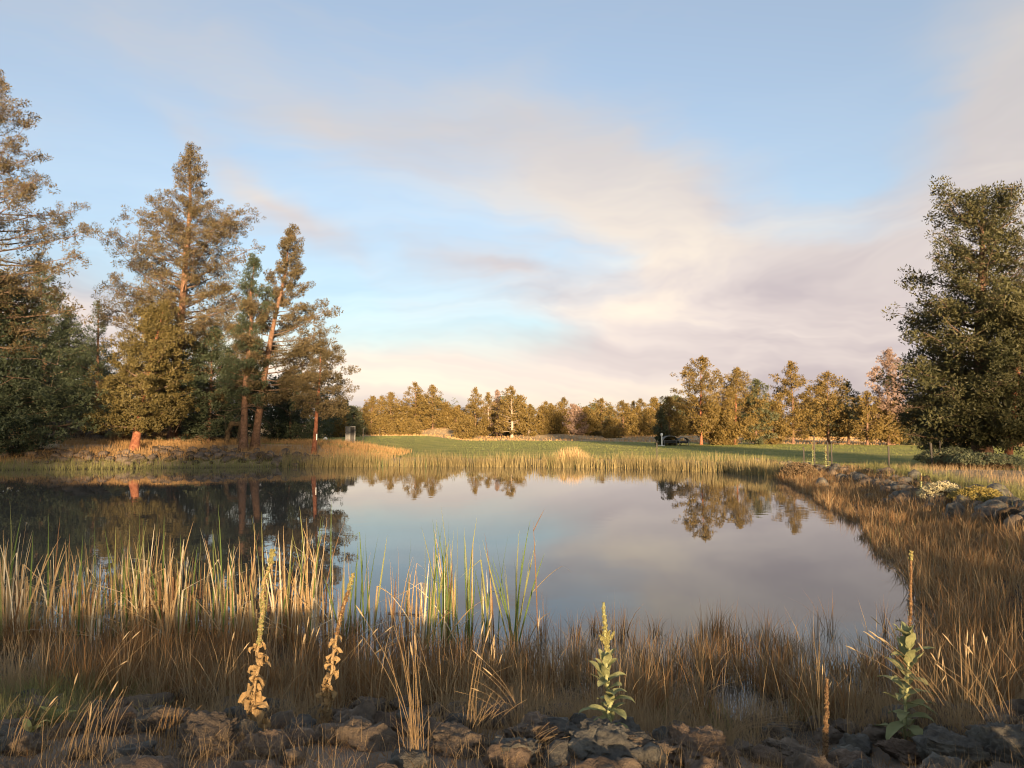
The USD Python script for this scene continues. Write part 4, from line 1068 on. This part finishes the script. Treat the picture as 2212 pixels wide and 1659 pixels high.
grass_tuft('single white seed head stalk just left of the brown bottom spike', 1764, 1580, 2, .42, 0, .04, 2)
grass_tuft('small bright green tuft by the water gap on the right', 1440, 1570, 8, .2, 0, .3, 0, 'green_grass', fine=70, spread=.05)
grass_tuft('stalks leaning left over the stones below the middle cattails', 1120, 1580, 8, .5, PI, .7, 3)
grass_tuft('seed head stalks in front of the rightmost fanning cattail', 1060, 1530, 8, .5, 0, .15, 6)
grass_tuft('dry straw bundle hanging over the bottom stones in the middle', 1150, 1630, 14, .16, 0, .8, 0)
grass_tuft('thin stalks rising between the left cattails and the first dry mullein', 455, 1560, 7, .5, .2, .4, 2)

# ------------------------------------------------------------------ shrubs
M |= {
    'cream_flower': ramp_leaf('cream_flower_heads', [(0, (.50, .44, .26)), (1, (.68, .62, .42))], .2),
    'olive_flower': ramp_leaf('olive_flower_heads', [(0, (.28, .22, .06)), (1, (.44, .35, .12))], .2),
    'shrub_leaf': ramp_leaf('grey_green_shrub', [(0, (.12, .13, .07)), (1, (.24, .24, .14))], .2),
    'shrub_brown': ramp_leaf('brown_shrub', [(0, (.16, .11, .06)), (1, (.30, .21, .12))], .2),
}


def shrub(name, label, b, R, Hh, top, body, seed, n=270, cat='shrub'):
    rng = np.random.default_rng(seed)
    o = Thing(name, label, cat, b)
    twigs, ends = [], []
    for i in range(n):
        a, q = rng.uniform(0, 6.28), rng.uniform(0, 1) ** .5
        e = b + np.array([R * q * math.cos(a), R * q * math.sin(a), Hh * math.sqrt(max(.02, 1 - .75 * q * q)) * rng.uniform(.8, 1.08)])
        m = b + (e - b) * np.array([.55, .55, .5]) + rng.normal(0, .02, 3)
        if i % 3 == 0:
            twigs.append(tube([b + rng.normal(0, .05, 3) * [1, 1, 0], m, e], [.008, .005, .003], 3, caps=False))
        ends.append(e)
    ends = np.array(ends)
    o.add('stems', join(twigs), M['shrub_brown'])
    low = b + (ends - b) * rng.uniform(.35, .9, (n, 1))
    o.add('leaves', tufts(low, np.full(n, .12 * R), 16, rng, 1.0, 1.0, .22), M[body])
    o.add('flower_heads' if top != body else 'leaves', tufts(ends, np.full(n, .105 * R), 16, rng, .6, .7, .5), M[top])


shrub('rabbitbrush', 'cream flowered rabbitbrush on the right bank beyond the stone edge', on_ground(2030, 19.5), .58, .62, 'cream_flower', 'shrub_brown', 1)
shrub('rabbitbrush', 'olive yellow rabbitbrush, right neighbour of the cream one', on_ground(2104, 18.6), .64, .50, 'olive_flower', 'shrub_leaf', 2)
shrub('sagebrush', 'round grey green bush on top of the dark rock outcrop', at(170, 916, 58), .9, .85, 'shrub_leaf', 'shrub_leaf', 3)
shrub('sagebrush', 'grey brush right of the dark rock outcrop, behind the red trunk', on_ground(262, 53), 1.0, 1.0, 'shrub_leaf', 'shrub_brown', 4)
shrub('sagebrush', 'low brush right of the red trunk on the far left bank', on_ground(345, 54), 1.2, .8, 'shrub_brown', 'shrub_leaf', 5)
shrub('sagebrush', 'brown brush between the golden juniper and the twin trunks', on_ground(430, 53), 1.1, .6, 'shrub_brown', 'shrub_brown', 6)
shrub('sagebrush', 'large brush at the foot of the massive right edge tree', on_ground(2050, 37), 1.6, 1.0, 'shrub_leaf', 'shrub_brown', 7)
shrub('sagebrush', 'second brush at the foot of the massive right edge tree, cut by the photo edge', on_ground(2130, 34), 1.5, .7, 'shrub_leaf', 'shrub_brown', 8)
t = Thing('reed_clump', 'bright tan clump of reeds in the middle of the far reed bed', 'reeds', on_ground(1234, 45.8))
q = t.base + np.column_stack([gr.normal(0, .75, 700), gr.normal(0, .45, 700), np.zeros(700)])
t.add('blades', blades(q, gr.uniform(.6, 1.25, 700) * np.exp(-((q[:, 0] - t.base[0]) / 1.6) ** 2), gr.uniform(0, 6.28, 700), np.abs(gr.normal(.1, .25, 700)), .03, 2, gr), M['cattail_tan'], kind='stuff')
shrub('reed_bush', 'low brown bush left of the two green mulleins on the right stone edge', on_ground(1722, 32), .8, .75, 'shrub_brown', 'shrub_brown', 10)

# ------------------------------------------------------------------ small made things
def box(c, size, rot=0):
    m = trimesh.creation.box(size)
    m.apply_transform(trimesh.transformations.rotation_matrix(rot, [0, 0, 1]))
    m.apply_translation(c)
    return m


M |= {'grey_metal': plain('grey_metal', (.12, .12, .12), .5), 'grey_frame': plain('pale_grey_metal', (.20, .20, .195), .5), 'dark_door': plain('dark_door', (.02, .018, .018), .6), 'white_pipe': plain('white_pipe', (.78, .76, .70), .5),
      'post': plain('dark_post', (.035, .028, .022), .8), 'wire_cover': plain('grey_cover', (.12, .12, .115), .7), 'dark_gap': plain('dark_opening', (.02, .02, .02), .9), 'wood': M['bark']}
b = on_ground(757, 62)
t = Thing('utility_box', 'upright grey metal box with a dark door across the pond', 'utility box', b)
t.add('cabinet', box(b + [-.10, .3, .70], [.62, .6, 1.4]), M['grey_metal'])
for dx in (-.02, .40):
    t.add('door_frame', box(b + [dx, -.02, .72], [.05, .04, 1.36]), M['grey_frame'])
t.add('door_frame', box(b + [.19, -.02, 1.405], [.47, .04, .05]), M['grey_frame'])
t.add('door', box(b + [.19, -.012, .70], [.37, .02, 1.34]), M['dark_door'])
b = on_ground(735, 58)
t = Thing('irrigation_pipe', 'white pipe lying level left of the grey box across the pond', 'pipe', b)
p0, p1, p2 = at(718, 965.5, 58), at(750, 965, 58), at(756, 972, 57.6)
t.add('pipe', tube([p0, p1], .07, 8), M['white_pipe'])
t.add('elbow', tube([p1 + [.02, 0, 0], p2], .065, 8), M['white_pipe'])
t.add('leg', tube([p0 + [.1, 0, -.07], p0 + [.1, 0, -1.0]], .03, 6), M['post'])
t.add('leg', tube([p1 + [-.1, 0, -.07], p1 + [-.1, 0, -1.0]], .03, 6), M['post'])
b = on_ground(700, 76)
t = Thing('irrigation_pipe', 'bent white pipe riser right of the reddish pole trunk', 'pipe', b)
q = [at(696, 953, 76), at(702.5, 944.5, 76), at(706, 949.5, 76)]
t.add('pipe', tube(q[:2], .07, 7), M['white_pipe'])
t.add('elbow', tube(q[1:], .09, 7), M['white_pipe'])
t.add('leg', tube([q[0], q[0] * [1, 1, 0] + [0, 0, b[2] - .1]], .04, 6), M['post'])
b = on_ground(683.5, 47.8)
t = Thing('marker_tag', 'small white tag hanging beside the reddish pole trunk', 'marker', b)
p = at(684, 944, 47.8)
t.add('plate', box(p, [.06, .02, .40]), M['white_pipe'])
t.add('hanger', tube([p + [0, .02, .2], p + [-.2, .06, .3]], .012, 5), M['post'])
# grey covered machines beside a white stand pipe, in front of the tallest far tree
for lab, x, w, h in (('larger grey domed cover beside the white stand pipe beyond the pasture', 1446, 33, 1.2), ('smaller grey domed cover right of the larger one beyond the pasture', 1474, 24, 1.0)):
    b = on_ground(x, 86)
    W = w / 1593. * 86 * .5
    a = np.linspace(0, PI, 13)
    t = Thing('machine_cover', lab, 'machine cover', b)
    arc = np.column_stack([np.cos(a) * W, .55 * h + np.sin(a) * .45 * h])
    for y0, y1, nm in ((-.7, .7, 'cover'),):
        v = np.vstack([np.column_stack([b[0] + arc[:, 0], np.full(13, b[1] + y), b[2] + arc[:, 1]]) for y in (y0, y1)] + [np.column_stack([b[0] + arc[:, 0] * .95, np.full(13, b[1] + y), b[2] + arc[:, 1] - .05]) for y in (y0, y1)])
        f = []
        for k in range(12):
            f += [(k, k + 1, 14 + k), (k, 14 + k, 13 + k), (26 + k, 40 + k, 27 + k), (26 + k, 39 + k, 40 + k), (k, 26 + k, 27 + k), (k, 27 + k, k + 1)]
        t.add(nm, (v, np.array(f)), M['wire_cover'], smooth=40)
    t.add('body', box(b + [0, 0, .40 * h], [W * 1.7, 1.1, .24 * h]), M['dark_gap'])
    for dx in (-.8, .8):
        for y in (-.55, .55):
            t.add('leg', tube([b + [dx * W, y, -.1], b + [dx * W, y, .55 * h + .05]], .035, 6), M['grey_metal'])
    t.add('rail', tube([b + [-W * .97, -.72, .55 * h], b + [W * .97, -.72, .55 * h]], .025, 6), M['wire_cover'])
b = on_ground(1429, 85)
t = Thing('stand_pipe', 'white stand pipe left of the grey domed covers beyond the pasture', 'pipe', b)
t.add('pipe', tube([b + [0, 0, -.1], b + [0, 0, 1.2], b + [0, 0, 1.25]], [.07, .07, .07], 8), M['white_pipe'])
t.add('cap', tube([b + [0, 0, 1.2], b + [0, 0, 1.3], b + [0, 0, 1.5]], [.14, .15, .10], 8), M['white_pipe'])
t.add('foot', tube([b + [-.45, -.1, .06], b + [0, -.1, .05], b + [.3, -.1, .06]], .05, 6), M['white_pipe'])
for i, (x, D, h, lab) in enumerate([(785, 66, 1.3, 'thin dark post right of the grey box'), (821, 92, 1.3, 'thin dark post in the pasture below the wide golden juniper'), (1734, 36, 1.25, 'dark steel post left of the two green mulleins'), (1757, 37, 1.7, 'taller steel post right behind the left green mullein'),
                                    (1786, 38, 1.35, 'steel post behind the right green mullein'), (1794, 38.5, 1.25, 'steel post just right of the right green mullein'), (1917, 31, 1.15, 'lone steel post in the green strip on the right'), (2012, 36, 1.3, 'tilted post left of the brush under the massive right tree'), (2028, 37, 1.4, 'upright post in the brush under the massive right tree'), (1418, 44, 1.3, 'thin post in the reeds below the white stand pipe')]):
    b = on_ground(x, D)
    t = Thing('fence_post', lab, 'post', b)
    tl = .12 if 'tilted' in lab else 0
    t.add('post', tube([b + [0, 0, -.2], b + [-tl, 0, h]], .028, 5), M['post'])
    t.add('flange', box(b + [-tl * .5, -.03, h * .5], [.055, .012, h * .92]), M['post'])
# dark arched dead trunk between the left trunks
b = on_ground(497, 52)
t = Thing('dead_trunk', 'black arched dead trunk between the shaded juniper and the twin trunks', 'dead tree', b)
t.add('trunk', tube([b + [-.2, 0, -.1], b + [-.15, 0, .9], b + [.1, 0, 1.45], b + [.9, 0, 1.45], b + [1.5, 0, 1.3]], [.2, .18, .2, .17, .1], 7), M['basalt'])
t.add('branch', tube([b + [.75, 0, 1.4], b + [.62, 0, .6], b + [.5, 0, -.1]], [.10, .08, .08], 6), M['basalt'])
# floating dead stems
for lab, x0, x1, y in (('thin dark reed stem floating between the cattails and the open water', 838, 905, 1318), ('short dark stick floating off the right sedge', 1888, 1915, 1182)):
    D = EYE / ((y - 928) / 1593.)
    p0, p1 = at(x0, y, D), at(x1, y, D * .99)
    p0[2] = p1[2] = .008
    t = Thing('floating_stem', lab, 'stick', (p0 + p1) / 2)
    t.add('stem', tube([p0, (p0 + p1) / 2 + [0, .01, .005], p1], .006, 5), M['post'])
